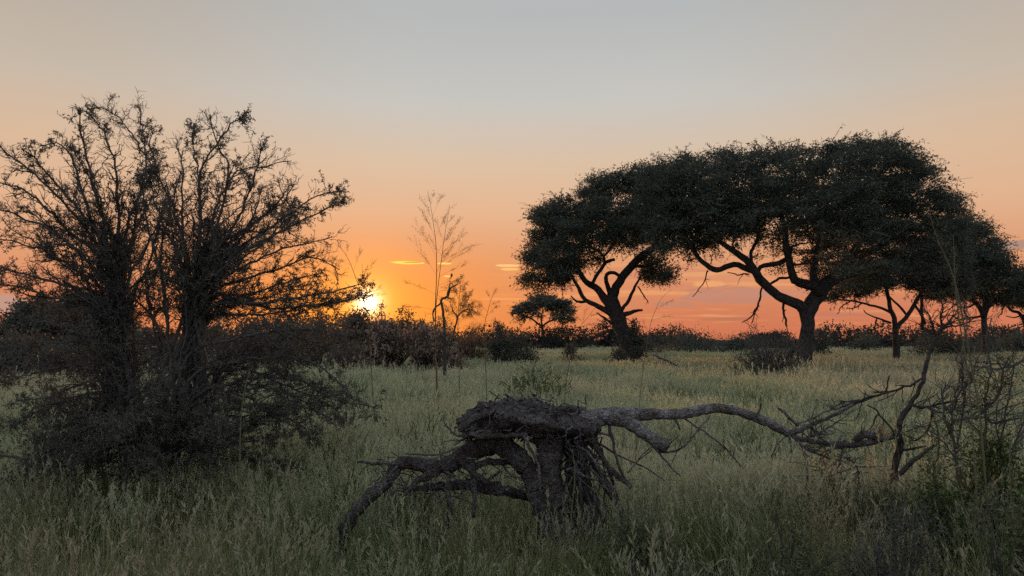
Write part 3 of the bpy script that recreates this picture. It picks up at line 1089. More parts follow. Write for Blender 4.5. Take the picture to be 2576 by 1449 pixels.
# ------------------------------------------------------------------ shrubs of the middle distance
def shrub(name, label, px, pytop, hwpx, Y, per=90, nclump=45, leaf=(0.14, 0.06), mt='shrub', cr=None, group=None, wisps=0.8, pale=None,
          depth=None, nst=6, zlow=0.15, gap=None, cat='shrub', barkmat='twig'):
    """a rounded bush standing on the ground at Y: stems from one base, foliage in clumps"""
    top = at(px, pytop, Y)
    hw = hwpx * Y / FPX
    H = top[2]
    base = np.array([top[0], Y, 0.0])
    root = thing(name, base, label, cat, group)
    cr = cr or 0.28 * hw
    depth = depth or hw * 0.9
    C = []
    while len(C) < nclump:
        u = rng.uniform(-1, 1, 3)
        u[2] = abs(u[2])
        r = np.linalg.norm(u)
        if r > 1 or r < 0.25:
            continue
        z = max(zlow, u[2]) * (H - cr * 0.35)
        p = base + np.array([u[0] * hw, u[1] * depth, z])
        p[2] *= 1 + 0.10 * mnoise.noise(Vector(p * 0.9))
        if gap is not None and mnoise.noise(Vector(p * 0.8 / cr * 0.4)) < gap:
            continue
        C.append(p)
    C = np.array(C)
    st = MB()
    Q = []
    for c in C:
        t = np.linspace(0, 1, 6)[:, None]
        b0 = base + np.array([rng.normal() * hw * 0.06, rng.normal() * hw * 0.06, -0.05])
        mid = b0 * 0.45 + c * 0.55
        mid[2] = max(mid[2], c[2] * 0.45)
        mid[:2] = b0[:2] * 0.65 + c[:2] * 0.35
        q = (1 - t) ** 2 * b0 + 2 * t * (1 - t) * mid + t ** 2 * c
        q[1:] += rng.normal(size=(5, 3)) * 0.03 * hw
        Q.append(q)
    st.tubes(np.array(Q), np.linspace(0.0007 * Y + 0.008, 0.00025 * Y + 0.003, 6)[None] * np.ones((len(Q), 1)), 4)
    so_ = st.build('stems', M[barkmat], root)
    so_['kind'] = 'stuff'
    lf = MB()
    n = len(C) * per
    cc = np.repeat(C, per, 0) + rng.normal(size=(n, 3)) * np.array([0.6, 0.6, 0.45]) * cr
    cc[:, 2] = np.maximum(cc[:, 2], 0.05)
    lf.leaves(cc, unit(n) + np.array([0, 0, 0.25]), leaf[0] * rng.uniform(0.5, 1.5, n), leaf[1] * rng.uniform(0.5, 1.5, n))
    nw = int(len(C) * wisps)
    if nw:
        sel = rng.integers(0, len(C), nw)
        d = (C[sel] - base - np.array([0, 0, H * 0.3])) / hw * 0.5 + unit(nw) * 0.5 + np.array([0, 0, 0.5])
        d /= np.linalg.norm(d, axis=1, keepdims=True)
        l = cr * rng.uniform(0.8, 1.9, nw)
        t = np.linspace(0, 1, 4)
        W = C[sel][:, None, :] + d[:, None, :] * (l[:, None] * t)[:, :, None] + rng.normal(size=(nw, 4, 3)) * 0.04 * cr
        wb = MB()
        wb.tubes(W, np.linspace(0.0003 * Y, 0.00012 * Y, 4)[None] * np.ones((nw, 1)), 3)
        k = 8
        pts = (W[:, :1] * (1 - (f := rng.uniform(0.1, 1, (nw, k, 1)))) + W[:, -1:] * f).reshape(-1, 3)
        lf.leaves(pts, unit(len(pts)) + np.repeat(d, k, 0) * 0.4, leaf[0] * rng.uniform(0.4, 0.9, len(pts)), leaf[1] * rng.uniform(0.4, 0.9, len(pts)))
        wo = wb.build('twigs', M[barkmat], root)
        wo['kind'] = 'stuff'
    lo = lf.build('foliage', M[mt], root)
    lo['kind'] = 'stuff'
    if pale:
        ph = MB()
        n = pale[0]
        src = C[rng.integers(0, len(C), n)] + rng.normal(size=(n, 3)) * cr * 0.55
        src[:, 1] -= cr * 0.5
        kk = 7
        s = np.repeat(src, kk, 0)
        d = np.repeat(unit(n) * 0.6 + np.array([0.2, 0, 0.7]), kk, 0)
        s = s + d * rng.uniform(0, 1, (len(s), 1)) * pale[1]
        ph.leaves(s, unit(len(s)) * 0.8 + d, pale[1] * rng.uniform(0.25, 0.6, len(s)), pale[1] * rng.uniform(0.15, 0.3, len(s)))
        po = ph.build('seed_heads', M['pink'], root)
        po['kind'] = 'stuff'
    return root


BUSH = 'bushes in the middle distance'
# behind the thorn bush on the left
tree('dome_tree', 'dark round-topped tree showing behind the left side of the thorn bush', (150, 900), 62.0,
     ([(150, 920), (152, 870), (155, 840)], [24, 22, 20], [0, 0]),
     [([(155, 842), (120, 810), (80, 790)], [14, 11, 7], [0, 0]), ([(155, 842), (190, 810), (230, 790)], [14, 11, 7], [0, 1]), ([(155, 842), (160, 800), (165, 760)], [14, 11, 7], [0, -1])],
     [(20, 830), (30, 785), (50, 760), (90, 742), (130, 733), (180, 733), (240, 745), (290, 765), (320, 800), (330, 850), (290, 860), (200, 835), (120, 835), (60, 850)],
     4.5, 180, 120, (0.28, 0.13), None, (), 0.8, 0.7, 0.2)
for nm, lb, px, pt, hw, Y, nc, mt in [
    ('thicket_bush', 'broad dark bush filling the gap behind the thorn bush stems', 640, 768, 220, 44.0, 190, 'shrub'),
    ('thicket_bush', 'dark low bush behind the thorn bush at the left edge', 30, 840, 220, 27.0, 150, 'shrub'),
    ('thicket_bush', 'dark bush behind the leaning trunk of the thorn bush', 330, 815, 230, 30.0, 170, 'shrub'),
    ('thicket_bush', 'brown bush just left of the setting sun, behind drooping thorn twigs', 810, 790, 90, 38.0, 70, 'brown'),
]:
    shrub(nm, lb, px, pt, hw, Y, 120, nc, (0.15, 0.065), mt, 0.42, BUSH)
# bushes under the sun
for lb, px, pt, hw, Y, nc, mt, pale in [
    ('small round bush on the skyline touching the sun on its right', 957, 770, 34, 72.0, 40, 'brown', None),
    ('small round bush on the skyline, second to the right of the sun', 1016, 768, 38, 70.0, 44, 'brown', None),
    ('bush directly below the sun, brown and loose', 908, 775, 74, 46.0, 100, 'brown', (110, 0.22)),
    ('low flat bush left of the twisted dead tree', 1070, 784, 56, 58.0, 76, 'brown', None),
]:
    shrub('sunset_bush', lb, px, pt, hw, Y, 100, nc, (0.20, 0.09), mt, 0.42, BUSH, 2.0, pale, gap=-0.05)
for lb, px, pt, hw, Y, nc, pale in [
    ('pale pink seeding bush right below the sun', 985, 800, 84, 37.0, 110, (900, 0.24)),
    ('pale seeding bush under the twisted dead tree', 1098, 806, 84, 36.0, 110, (760, 0.24)),
    ('low brown bush in the grass left of the pink seeding bushes', 880, 862, 60, 33.0, 40, (120, 0.18)),
]:
    shrub('seeding_bush', lb, px, pt, hw, Y, 90, nc, (0.13, 0.06), 'brown', 0.34, BUSH, 2.6, pale, gap=-0.02)
for lb, px, pt, hw, Y, nc, mt in [
    ('rounded grey brown bush between the seeding bushes and the dark bush', 1190, 832, 52, 48.0, 64, 'brown'),
    ('dense black-green bush in front of the small flat-topped acacia', 1288, 826, 62, 44.0, 70, 'acacia'),
    ('small round bush in the grass left of the leaning tree trunk', 1440, 858, 22, 52.0, 18, 'shrub'),
    ('low round bush at the foot of the leaning tree', 1548, 868, 32, 42.0, 34, 'shrub'),
    ('bush right of the foot of the leaning tree', 1628, 845, 42, 60.0, 34, 'shrub'),
    ('wide low bush between the two biggest trees', 1745, 838, 90, 82.0, 70, 'acacia'),
    ('dark bush between the two biggest trees, close to the hanging dead twigs', 1850, 838, 60, 76.0, 50, 'acacia'),
    ('bush close behind the trunk of the largest tree', 2062, 830, 34, 64.0, 34, 'acacia'),
    ('low bush left of the V-trunked tree', 2170, 838, 50, 84.0, 40, 'acacia'),
    ('leafy bush between the V-trunked tree and the right edge tree', 2370, 822, 78, 62.0, 70, 'acacia'),
    ('round dark bush at the right edge of the plain', 2556, 826, 52, 74.0, 50, 'acacia'),
    ('low bush under the right edge tree', 2470, 840, 50, 70.0, 40, 'acacia'),
]:
    shrub('plain_bush', lb, px, pt, hw, Y, 90, nc, (0.2, 0.09) if Y > 55 else (0.14, 0.065), mt, 0.30 * hw * Y / FPX + 0.1, BUSH)
shrub('pointed_shrub', 'thin pointed shrub rising from the dark bush, left of the small acacia', 1250, 783, 24, 43.5, 46, 26, (0.13, 0.05), 'acacia', 0.22, None, 1.5, zlow=0.5)
shrub('leggy_bush', 'tall straggly leafless bush in the grass before the largest trunk', 1938, 806, 96, 31.0, 36, 170, (0.09, 0.032), 'shrub', 0.30, None, 2.6, gap=-0.1)
shrub('trunk_side_shrub', 'leafy shrub against the right side of the leaning trunk', 1602, 794, 26, 44.6, 90, 34, (0.16, 0.06), 'acacia', 0.24, None, 1.0)
shrub('grass_clump', 'green clump of broad grass in the field behind the stump', 1352, 925, 80, 19.0, 60, 34, (0.30, 0.018), 'green', 0.30, None, 0.6, cat='grass clump', zlow=0.1)


# ------------------------------------------------------------------ twisted dead tree and bird
def sticks(root, name, Y, items, material, sides=7, rough=0.10, step=0.04, amp=0.006, seed=0, smooth=True):
    obs = []
    for i, it in enumerate(items):
        pl, wd, dy = (list(it) + [None])[:3] if len(it) < 3 else it
        P, w = traced(pl, Y, dy, wd)
        P, w = smooth_line(P, w, step)
        P = wobble(P, amp, seed + i)
        b = MB()
        b.tube(P, w, sides, rough)
        obs.append((b.build(name, material, root, smooth), P, w))
    return obs


def twigs_on(root, P, w, n, l0, l1, material, name='twigs', t0=0.2, down=0.0, fork=True, rad=None):
    """bare forking twigs along a branch, one part"""
    b = MB()
    L = len(P)
    for q in range(n):
        j = int(rng.integers(int(L * t0), L))
        tg = P[min(j + 1, L - 1)] - P[max(j - 1, 0)]
        tg /= np.linalg.norm(tg) + 1e-9
        d = unit(1)[0] * 0.9 + tg * 0.6 + np.array([0, 0, 0.2 - down])
        d /= np.linalg.norm(d)
        l = rng.uniform(l0, l1)
        t = np.linspace(0, 1, 5)[:, None]
        Q = P[j] + d * l * t + rng.normal(size=(5, 3)) * l * 0.06 * t
        Q[:, 2] -= down * l * (t[:, 0] ** 2) * 0.4
        r0 = rad or min(w[j] * 0.6, 0.006)
        b.tubes(Q[None], np.linspace(r0, r0 * 0.35, 5)[None], 4)
        if fork:
            for f in range(2):
                k = int(rng.integers(1, 4))
                d2 = d + unit(1)[0] * 0.8
                l2 = l * rng.uniform(0.3, 0.6)
                Q2 = Q[k] + d2 / np.linalg.norm(d2) * l2 * np.linspace(0, 1, 4)[:, None] + rng.normal(size=(4, 3)) * l2 * 0.05 * np.linspace(0, 1, 4)[:, None]
                b.tubes(Q2[None], np.linspace(r0 * 0.6, r0 * 0.25, 4)[None], 3)
    o = b.build(name, material, root)
    o['kind'] = 'stuff'
    return o


GY = 26.0
base = at(1119, 900, GY)
base[2] = 0
gn = thing('twisted_dead_tree', base, 'small crooked dead tree silhouetted right of the sun', 'dead tree')
gi = sticks(gn, 'branch', GY, [
    ([(1119, 960), (1119, 900), (1118, 830), (1117, 805), (1115, 783), (1111, 765), (1110, 756), (1116, 750), (1125, 747), (1129, 737), (1135, 724), (1144, 719), (1154, 716)],
     [10, 9, 8.5, 8, 7.5, 7, 6.5, 6, 6.5, 5.5, 5, 4, 2.5], [0, 0]),
    ([(1125, 747), (1127, 733), (1131, 718), (1136, 713), (1140, 719)], [4, 3.4, 3, 2.4, 1.6], [0, -0.2]),
    ([(1111, 760), (1096, 774), (1089, 787), (1092, 810)], [4.5, 4, 3.4, 3], [0, 0.3]),
    ([(1136, 860), (1146, 820), (1150, 797), (1140, 784), (1136, 770)], [5, 5, 4.6, 3.5, 2], [0, 0.3]),
    ([(1150, 797), (1164, 783), (1176, 778), (1188, 779), (1198, 785)], [4.6, 4, 3.6, 3, 1.6], [0.2, 0]),
    ([(1180, 779), (1186, 790), (1189, 798)], [2.4, 2, 1.4], [0, 0]), ([(1125, 748), (1134, 752), (1140, 748)], [4, 3, 2], [0, 0]),
    ([(1168, 783), (1178, 786), (1184, 792)], [2.4, 2, 1.4], [0, 0])], M['bark'], 6, 0.1, 0.06, 0.012, 7)
for o_, P_, w_ in gi[:5]:
    twigs_on(o_, P_, w_, 7, 0.12, 0.4, M['bark'], t0=0.4)

bp = at(1136, 693, GY)
bd = thing('perched_bird', bp, 'tiny dark bird-like shape perched above the twisted dead tree', 'bird')
b = MB()
sp = np.array([[-0.028, 0, -0.055], [-0.022, 0, -0.045], [0.0, 0, -0.03], [0.004, 0, 0.0], [0.0, 0, 0.03], [0.004, 0, 0.05], [0.012, 0, 0.062], [0.03, 0, 0.064]]) + bp
b.tube(sp, [0.006, 0.014, 0.036, 0.046, 0.036, 0.022, 0.020, 0.004], 8)
b.build('body', M['bird'], bd, True)
b = MB()
b.tube(np.array([[-0.012, 0, -0.04], [-0.045, 0, -0.09], [-0.055, 0, -0.115]]) + bp, [0.014, 0.012, 0.008], 6)
b.build('tail', M['bird'], bd)
b = MB()
b.tube(np.array([[0.004, 0, -0.03], [0.002, 0, -0.075]]) + bp, [0.004, 0.003], 4)
b.build('leg', M['bird'], bd)


# ------------------------------------------------------------------ tall grass stalks against the sky
def stalk(name, label, Y, stem, wd, brs, mt='straw', spike=0.0095, dens=34, group='tall seeding grass stalks', sub=9, sprd=0.42, lenk=1.2):
    """a culm with an open panicle; brs: (t along stem, direction x, z, length in px)"""
    P, w = traced(stem, Y, None, wd)
    P[0, 2] = 0.0
    P, w = smooth_line(P, w, 0.05)
    root = thing(name, P[0], label, 'grass stalk', group)
    b = MB()
    b.tube(P, w, 5)
    b.build('stem', M[mt], root)
    s = MB()
    k = MB()
    for t, dx, dzz, lpx in brs:
        j = int(t * (len(P) - 1))
        l = lenk * lpx * Y / FPX
        d = np.array([dx, rng.normal() * 0.35, dzz])
        d /= np.linalg.norm(d)
        tt = np.linspace(0, 1, 7)[:, None]
        Q = P[j] + d * l * tt + np.array([0, 0, -0.12 * l]) * tt ** 2 + rng.normal(size=(7, 3)) * l * 0.012 * tt
        s.tubes(Q[None], np.linspace(0.0011, 0.0006, 7)[None] * Y / 9, 3)
        for q in range(sub):
            f = rng.uniform(0.25, 1.0)
            a = P[j] + d * l * f + np.array([0, 0, -0.12 * l]) * f ** 2
            d2 = d + unit(1)[0] * sprd
            d2 /= np.linalg.norm(d2)
            l2 = l * rng.uniform(0.12, 0.34)
            Q2 = a + d2 * l2 * np.linspace(0, 1, 4)[:, None]
            s.tubes(Q2[None], np.linspace(0.0008, 0.0005, 4)[None] * Y / 9, 3)
            n = max(3, int(dens * l2 / 0.3))
            pp = a + d2 * l2 * rng.uniform(0.2, 1.0, (n, 1)) + rng.normal(size=(n, 3)) * 0.010 * Y / 9
            k.leaves(pp, unit(n) * 0.6 + d2 + np.array([0, 0, -0.3]), spike * rng.uniform(0.7, 1.3, n) * Y / 9, spike * 0.5 * rng.uniform(0.7, 1.3, n) * Y / 9)
    o1 = s.build('panicle', M[mt], root)
    o1['kind'] = 'stuff'
    o2 = k.build('spikelets', M[mt], root)
    o2['kind'] = 'stuff'
    return root


stalk('tall_grass_stalk', 'tallest grass stalk with open seed head, standing right of the sun', 14.0,
      [(1108, 1150), (1103, 1020), (1097, 900), (1095, 780), (1098, 700), (1097, 620), (1090, 560), (1082, 510), (1075, 478)], [3.0, 2.8, 2.6, 2.4, 2.0, 1.6, 1.2, 0.8, 0.5],
      [(0.60, -1, 0.55, 70), (0.61, 0.9, 0.6, 60), (0.68, -0.6, 1, 95), (0.69, 0.55, 1, 80), (0.75, -0.5, 1, 95), (0.76, 0.5, 1, 80), (0.82, -0.4, 1, 80), (0.83, 0.5, 1, 75),
       (0.88, -0.4, 1, 55), (0.9, 0.4, 1, 50), (0.94, -0.2, 1, 30), (0.96, 0.3, 1, 26), (0.55, -1, 0.25, 75), (0.7, 0.3, 1, 90), (0.5, -1, 0.1, 90), (0.5, 0.8, 0.3, 40)])
stalk('tall_grass_stalk', 'grass stalk leaning right beside the tallest one, its seed head lower', 14.2,
      [(1102, 1150), (1098, 1000), (1096, 800), (1100, 740), (1107, 680), (1116, 610), (1124, 560), (1131, 520)], [2.6, 2.4, 2.2, 1.9, 1.5, 1.2, 0.9, 0.5],
      [(0.72, 1, 0.55, 60), (0.76, 1, 0.8, 75), (0.8, -0.6, 1, 50), (0.82, 0.9, 0.9, 70), (0.86, -0.3, 1, 50), (0.88, 0.7, 1, 55), (0.92, -0.3, 1, 36), (0.94, 0.5, 1, 30),
       (0.66, 1, 0.1, 60), (0.68, 1, 0.35, 50), (0.78, 0.9, 0.6, 80)])
stalk('tall_grass_stalk', 'grass stalk leaning left across the sky above the sun', 13.0,
      [(945, 1170), (938, 1000), (925, 800), (908, 735), (895, 700), (880, 660), (862, 630), (842, 612)], [2.6, 2.4, 2.2, 1.8, 1.5, 1.2, 0.9, 0.5],
      [(0.72, 0.8, 0.9, 50), (0.76, -1, 0.2, 55), (0.8, 0.6, 1, 60), (0.83, -1, 0.3, 50), (0.86, 0.4, 1, 55), (0.89, -1, 0.5, 36), (0.93, 0.2, 1, 30), (0.96, -0.4, 1, 24), (0.74, 1, 0.3, 50)])
stalk('tall_grass_stalk', 'short thin grass stalk between the twisted dead tree and the small acacia', 15.0,
      [(1224, 1130), (1224, 980), (1219, 830), (1228, 780), (1237, 750), (1246, 724)], [2.2, 2.0, 1.6, 1.2, 0.9, 0.5],
      [(0.8, -0.9, 0.6, 40), (0.82, 0.8, 0.8, 40), (0.86, -0.8, 1, 36), (0.88, 0.8, 0.5, 34), (0.92, -0.4, 1, 26), (0.94, 0.5, 1, 24), (0.78, 1, 0.1, 40)])
stalk('tall_grass_stalk', 'grass stalk leaning right in front of the small acacia', 15.0,
      [(1412, 1130), (1424, 970), (1446, 845), (1465, 815), (1485, 790), (1500, 770)], [2.0, 1.8, 1.4, 1.1, 0.8, 0.5],
      [(0.78, 1, 0.2, 50), (0.8, -0.4, 1, 40), (0.84, 1, 0.3, 40), (0.88, 0.2, 1, 34), (0.92, 1, 0.6, 26), (0.76, -1, 0.4, 40)])
stalk('tall_grass_stalk', 'faint grass stalk arching right between the two biggest trees', 9.5,
      [(1590, 1260), (1610, 1000), (1632, 840), (1645, 790), (1665, 750), (1690, 728)], [2.0, 1.8, 1.4, 1.1, 0.8, 0.5],
      [(0.74, 1, 0.6, 70), (0.78, 1, 0.5, 60), (0.8, -0.4, 1, 30), (0.84, 1, 0.4, 50), (0.9, 1, 0.7, 40), (0.7, 1, 0.3, 90), (0.66, 1, 0.4, 70)])

# round, airy seed head around the dead tree
root_ = stalk('round_seed_plant', 'airy rounded seed head spreading over the twisted dead tree', 16.0,
              [(1158, 1110), (1156, 980), (1152, 840), (1153, 800), (1155, 760), (1158, 720), (1160, 690)], [2.0, 1.8, 1.6, 1.4, 1.1, 0.8, 0.5],
              [(0.62, 0.9, 0.5, 50), (0.62, -0.8, 0.6, 45), (0.66, 1, 0.5, 55), (0.68, -0.9, 0.6, 50), (0.72, 0.9, 0.6, 55), (0.74, -0.8, 0.9, 45), (0.78, 0.8, 0.7, 50), (0.8, -0.7, 1, 40),
               (0.84, 0.7, 0.8, 42), (0.86, -0.5, 1, 32), (0.9, 0.5, 1, 28), (0.94, -0.3, 1, 20), (0.97, 0.3, 1, 14), (0.7, 0.3, 1, 60), (0.76, 0.2, 1, 50), (0.7, 0.7, 1, 60), (0.8, 0.5, 1, 46)],
              'straw', 0.0125, 42, None, 22, 1.1, 1.15)

# pale feathery stalks near the right edge
stalk('feathery_stalk', 'pale green feathery seed spike in front of the dark crown at right', 5.5,
      [(2500, 1420), (2470, 1100), (2440, 900), (2420, 790), (2405, 720), (2385, 660), (2362, 610), (2345, 560), (2338, 520)], [5, 5, 4.4, 4, 3.6, 3.2, 2.6, 1.8, 1],
      [(q, sx, 1.6, 34) for q in np.linspace(0.66, 0.97, 22) for sx in (-0.5, 0.5)], 'silver', 0.012, 60, 'feathery stalks', 3)
stalk('feathery_stalk', 'short pale stalk right of the feathery seed spike', 5.8,
      [(2470, 1400), (2440, 1000), (2412, 800), (2402, 700), (2400, 640), (2398, 590)], [4, 4, 3.4, 3, 2.2, 1], [(q, sx, 1.8, 22) for q in np.linspace(0.8, 0.97, 8) for sx in (-0.4, 0.4)],
      'silver', 0.010, 50, 'feathery stalks', 3)


# ------------------------------------------------------------------ the big thorn bush on the left
def thorn_bush():
    Y = 8.3
    z = lambda L: [(x * 0.4167, 228 + y * 0.4167) for x, y in L]
    A = (316, 1180)
    B = (455, 1110)
    up = [
        (A, [(660, 1350), (660, 1100), (560, 900), (450, 740), (340, 640), (200, 490), (90, 420), (0, 340), (-40, 260)]),
        (A, [(720, 1300), (720, 900), (700, 600), (700, 450), (640, 280), (590, 200), (540, 150)]),
        (A, [(740, 1250), (760, 850), (860, 600), (930, 460), (900, 330), (930, 240)]),
        (B, [(1150, 1280), (1130, 1000), (1060, 750), (1000, 600), (900, 440), (800, 270), (700, 150), (560, 80)]),
        (B, [(1170, 1280), (1180, 1050), (1210, 800), (1200, 550), (1240, 420), (1330, 300), (1400, 200), (1455, 155)]),
        (B, [(1180, 1250), (1220, 1000), (1290, 750), (1350, 600), (1450, 480), (1600, 460), (1760, 425)]),
        (B, [(1190, 1250), (1300, 1000), (1480, 850), (1600, 750), (1700, 640), (1680, 530)]),
        (B, [(1195, 1230), (1380, 1000), (1580, 860), (1750, 740), (1900, 640), (2060, 610)]),
        (B, [(1200, 1230), (1400, 1020), (1600, 900), (1800, 800), (1950, 720), (2090, 660)]),
        (B, [(1220, 1250), (1400, 1100), (1600, 1000), (1800, 930), (2010, 885)]),
        (B, [(1230, 1280), (1500, 1130), (1700, 1070), (1900, 1010), (2050, 1080)]),
        (B, [(1240, 1300), (1500, 1230), (1750, 1150), (1950, 1100)]),
        (B, [(1250, 1330), (1600, 1280), (1900, 1230), (2100, 1190), (2220, 1150)]),
        (B, [(1300, 1340), (1700, 1310), (2000, 1290), (2220, 1230)]),
        (A, [(650, 1250), (500, 1000), (300, 850), (100, 750), (0, 720), (-80, 700)]),
        (A, [(640, 1280), (450, 1080), (250, 960), (0, 900), (-80, 880)]),
        (A, [(620, 1300), (400, 1180), (200, 1120), (0, 1080), (-80, 1060)]),
        (A, [(680, 1150), (560, 800), (480, 550), (430, 400), (350, 320), (230, 330)]),
        (A, [(710, 1050), (600, 700), (550, 500), (510, 350), (480, 200), (485, 125)]),
        (A, [(740, 1200), (800, 900), (830, 700), (880, 500), (870, 300), (830, 90)]),
        (B, [(1140, 1200), (1100, 900), (1100, 650), (1100, 450), (1060, 290)]),
        (B, [(1180, 1150), (1210, 900), (1210, 600), (1170, 350), (1165, 210)]),
        (B, [(1200, 1100), (1300, 850), (1350, 650), (1370, 450), (1300, 300), (1270, 150)]),
        (B, [(1250, 1150), (1450, 900), (1550, 700), (1580, 580)]),
        (A, [(700, 1100), (500, 750), (330, 550), (200, 400), (140, 370)]),
        (A, [(690, 1150), (420, 850), (200, 640), (40, 560), (-60, 560)]),
        (B, [(1220, 1120), (1420, 800), (1500, 620), (1560, 420), (1580, 350)]),
        (B, [(1230, 1100), (1500, 820), (1700, 680), (1780, 560)]),
        (B, [(1100, 1100), (1000, 850), (930, 650), (880, 480)]),
        (A, [(760, 1200), (860, 1000), (930, 850), (1000, 700)]),
        (A, [(700, 1000), (640, 850), (600, 650), (500, 450), (420, 330)]),
        (A, [(800, 1250), (880, 1100), (930, 950), (960, 800), (1000, 650)]),
        (B, [(900, 1300), (950, 1100), (980, 900), (1040, 700), (1080, 500)]),
        (B, [(1000, 1300), (960, 1050), (900, 850), (870, 650), (860, 500)]),
        (A, [(600, 1320), (380, 1270), (150, 1200), (0, 1160), (-60, 1150)]),
    ]
    low = [
        (B, [(490, 1000), (600, 960), (720, 950), (800, 980), (870, 1010), (952, 1026)]),
        (B, [(480, 950), (650, 900), (780, 910), (850, 960), (870, 990)]),
        (B, [(500, 1040), (620, 1020), (750, 1020), (830, 1050), (890, 1062)]),
        (B, [(470, 900), (650, 840), (800, 830), (880, 860)]),
        (B, [(520, 1000), (640, 880), (760, 850), (860, 900)]),
        (B, [(500, 960), (620, 930), (740, 980), (830, 1020), (868, 1062)]),
        (A, [(300, 950), (200, 920), (80, 940), (-50, 980)]),
        (A, [(300, 1000), (180, 1000), (60, 1060), (-40, 1090)]),
        (A, [(310, 900), (150, 860), (-30, 880)]),
        (A, [(320, 1000), (230, 960), (120, 1000), (40, 1010)]),
        (A, [(330, 1040), (400, 960), (460, 880), (540, 850)]),
        (A, [(310, 1050), (210, 1080), (120, 1130), (60, 1180)]),
        (A, [(330, 950), (380, 900), (420, 840)]),
        (A, [(300, 980), (240, 880), (160, 820), (60, 810)]),
    ]
    gA = at(318, 1330, Y)
    gA[2] = 0
    root = thing('thorn_bush', gA, 'large many-stemmed thorn bush with small leaves filling the left side', 'bush')
    stems = []
    # two main trunks
    for pl, wd, dy in [([(318, 1370), (320, 1320), (318, 1250), (316, 1180), (310, 1050), (300, 900), (290, 800)], [42, 40, 36, 34, 32, 28, 20], [0, 0, 0.1]),
                       ([(405, 1330), (425, 1200), (455, 1110), (482, 1050), (500, 1000), (490, 900), (485, 780)], [24, 24, 26, 28, 24, 20, 16], [0.1, 0.2, 0.3]),
                       ([(500, 1010), (540, 960), (575, 930), (620, 900)], [24, 18, 14, 9], [0.25, 0.1]),
                       ([(345, 1330), (352, 1200), (345, 1000), (330, 860), (318, 780)], [20, 18, 18, 18, 14], [0.3, 0.4])]:
        P, w = traced(pl, Y, dy, wd)
        P[0, 2] = min(P[0, 2], -0.05)
        P, w = smooth_line(P, w, 0.04)
        P = wobble(P, 0.006, len(stems))
        b = MB()
        b.tube(P, w, 9, 0.15)
        b.build('trunk', M['bark'], root, True)
    for i, (a, L) in enumerate(up + low):
        pl = z(L) if i < len(up) else L
        dy1 = rng.uniform(-0.7, 1.3)
        n = len(pl)
        start = (a[0] + rng.uniform(-75, 75), a[1] - 40 - rng.uniform(0, 90))
        if i >= len(up):
            start = (a[0], a[1] - 30)
        full = [start] + list(pl)
        P, w = traced(full, Y, [0.15, dy1 * 0.4, dy1], [10, 9, 7, 5, 3.6, 2.4])
        P, w = smooth_line(P, w, 0.05)
        P = wobble(P, 0.010, 30 + i)
        b = MB()
        b.tube(P, w, 6)
        b.build('stem', M['twig'], root)
        stems.append((P, w, 0.0))
    # younger stems beside the main ones
    for i, (a, L) in enumerate(up + low):
        pl = z(L) if i < len(up) else L
        for rpt in range(1 if i >= len(up) else (i + 1) % 2):
            n = len(pl)
            ox, oy = rng.normal(size=2) * np.array([46, 30])
            sc = rng.uniform(0.70, 0.95 if i < len(up) else 0.80)
            q = [(a[0] + rng.uniform(-70, 70), a[1] - 60)] + [(x + (1 - k / n) * 0.0, y) for k, (x, y) in enumerate(pl)]
            q = [(a[0] + (x - a[0]) * sc + ox * (k / n) ** 1.3, a[1] + (y - a[1]) * sc + (oy + 14) * (k / n) ** 1.3) for k, (x, y) in enumerate(q)]
            dy1 = rng.uniform(-0.8, 1.4)
            P, w = traced(q, Y, [0.15, dy1 * 0.4, dy1], [6, 6, 5, 4, 3, 2])
            P, w = smooth_line(P, w, 0.05)
            P = wobble(P, 0.012, 500 + 2 * i + rpt)
            b = MB()
            b.tube(P, w, 5)
            b.build('stem', M['twig'], root)
            stems.append((P, w, 0.0))
    # stems that fan towards and away from the view
    cA = (at(400, 1050, Y) + np.array([0, 0.2, 0]))
    for i in range(36):
        th = rng.uniform(0, 2 * math.pi)
        rr = rng.uniform(0.7, 1.6)
        dx, dy = rr * math.cos(th) * 1.05, rr * math.sin(th) * 0.9
        top = rng.uniform(0.8, 1.9) * (1 - 0.15 * rr)
        e = np.array([cA[0] + dx, Y + 0.2 + dy, top])
        s = np.array([cA[0] + rng.normal() * 0.25, Y + 0.2 + rng.normal() * 0.15, rng.uniform(0.5, 1.0)])
        mid = s * 0.5 + e * 0.5
        mid[2] += rng.uniform(-0.1, 0.35)
        t = np.linspace(0, 1, 40)[:, None]
        P = (1 - t) ** 2 * s + 2 * t * (1 - t) * mid + t ** 2 * e
        P = wobble(P, 0.012, 300 + i)
        w = np.linspace(0.018, 0.006, 40)
        b = MB()
        b.tube(P, w, 5)
        b.build('stem', M['twig'], root)
        stems.append((P, w, 0.0))
    # side branches, twigs, leaves
    S0, D0, L0, R0 = [], [], [], []
    for P, w, _ in stems:
        n = len(P)
        seg = np.linalg.norm(P[-1] - P[0])
        cnt = int(n * 0.05 / 0.062)
        for q in range(cnt):
            f = rng.uniform(0.22, 1.0) ** 0.75
            j = min(n - 2, int(f * n))
            tg = P[j + 1] - P[j - 1]
            tg /= np.linalg.norm(tg) + 1e-9
            d = tg * 0.75 + unit(1)[0] * 0.75 + np.array([0, 0, 0.12])
            S0.append(P[j])
            D0.append(d / np.linalg.norm(d))
            L0.append(rng.uniform(0.16, 0.60) * (1.2 - 0.9 * f))
            R0.append(min(w[j] * 0.55, 0.0075))
    S0, D0, L0, R0 = map(np.array, (S0, D0, L0, R0))
    n1 = len(S0)
    K = 6
    t = np.linspace(0, 1, K)
    W = S0[:, None] + D0[:, None] * (L0[:, None] * t)[..., None]
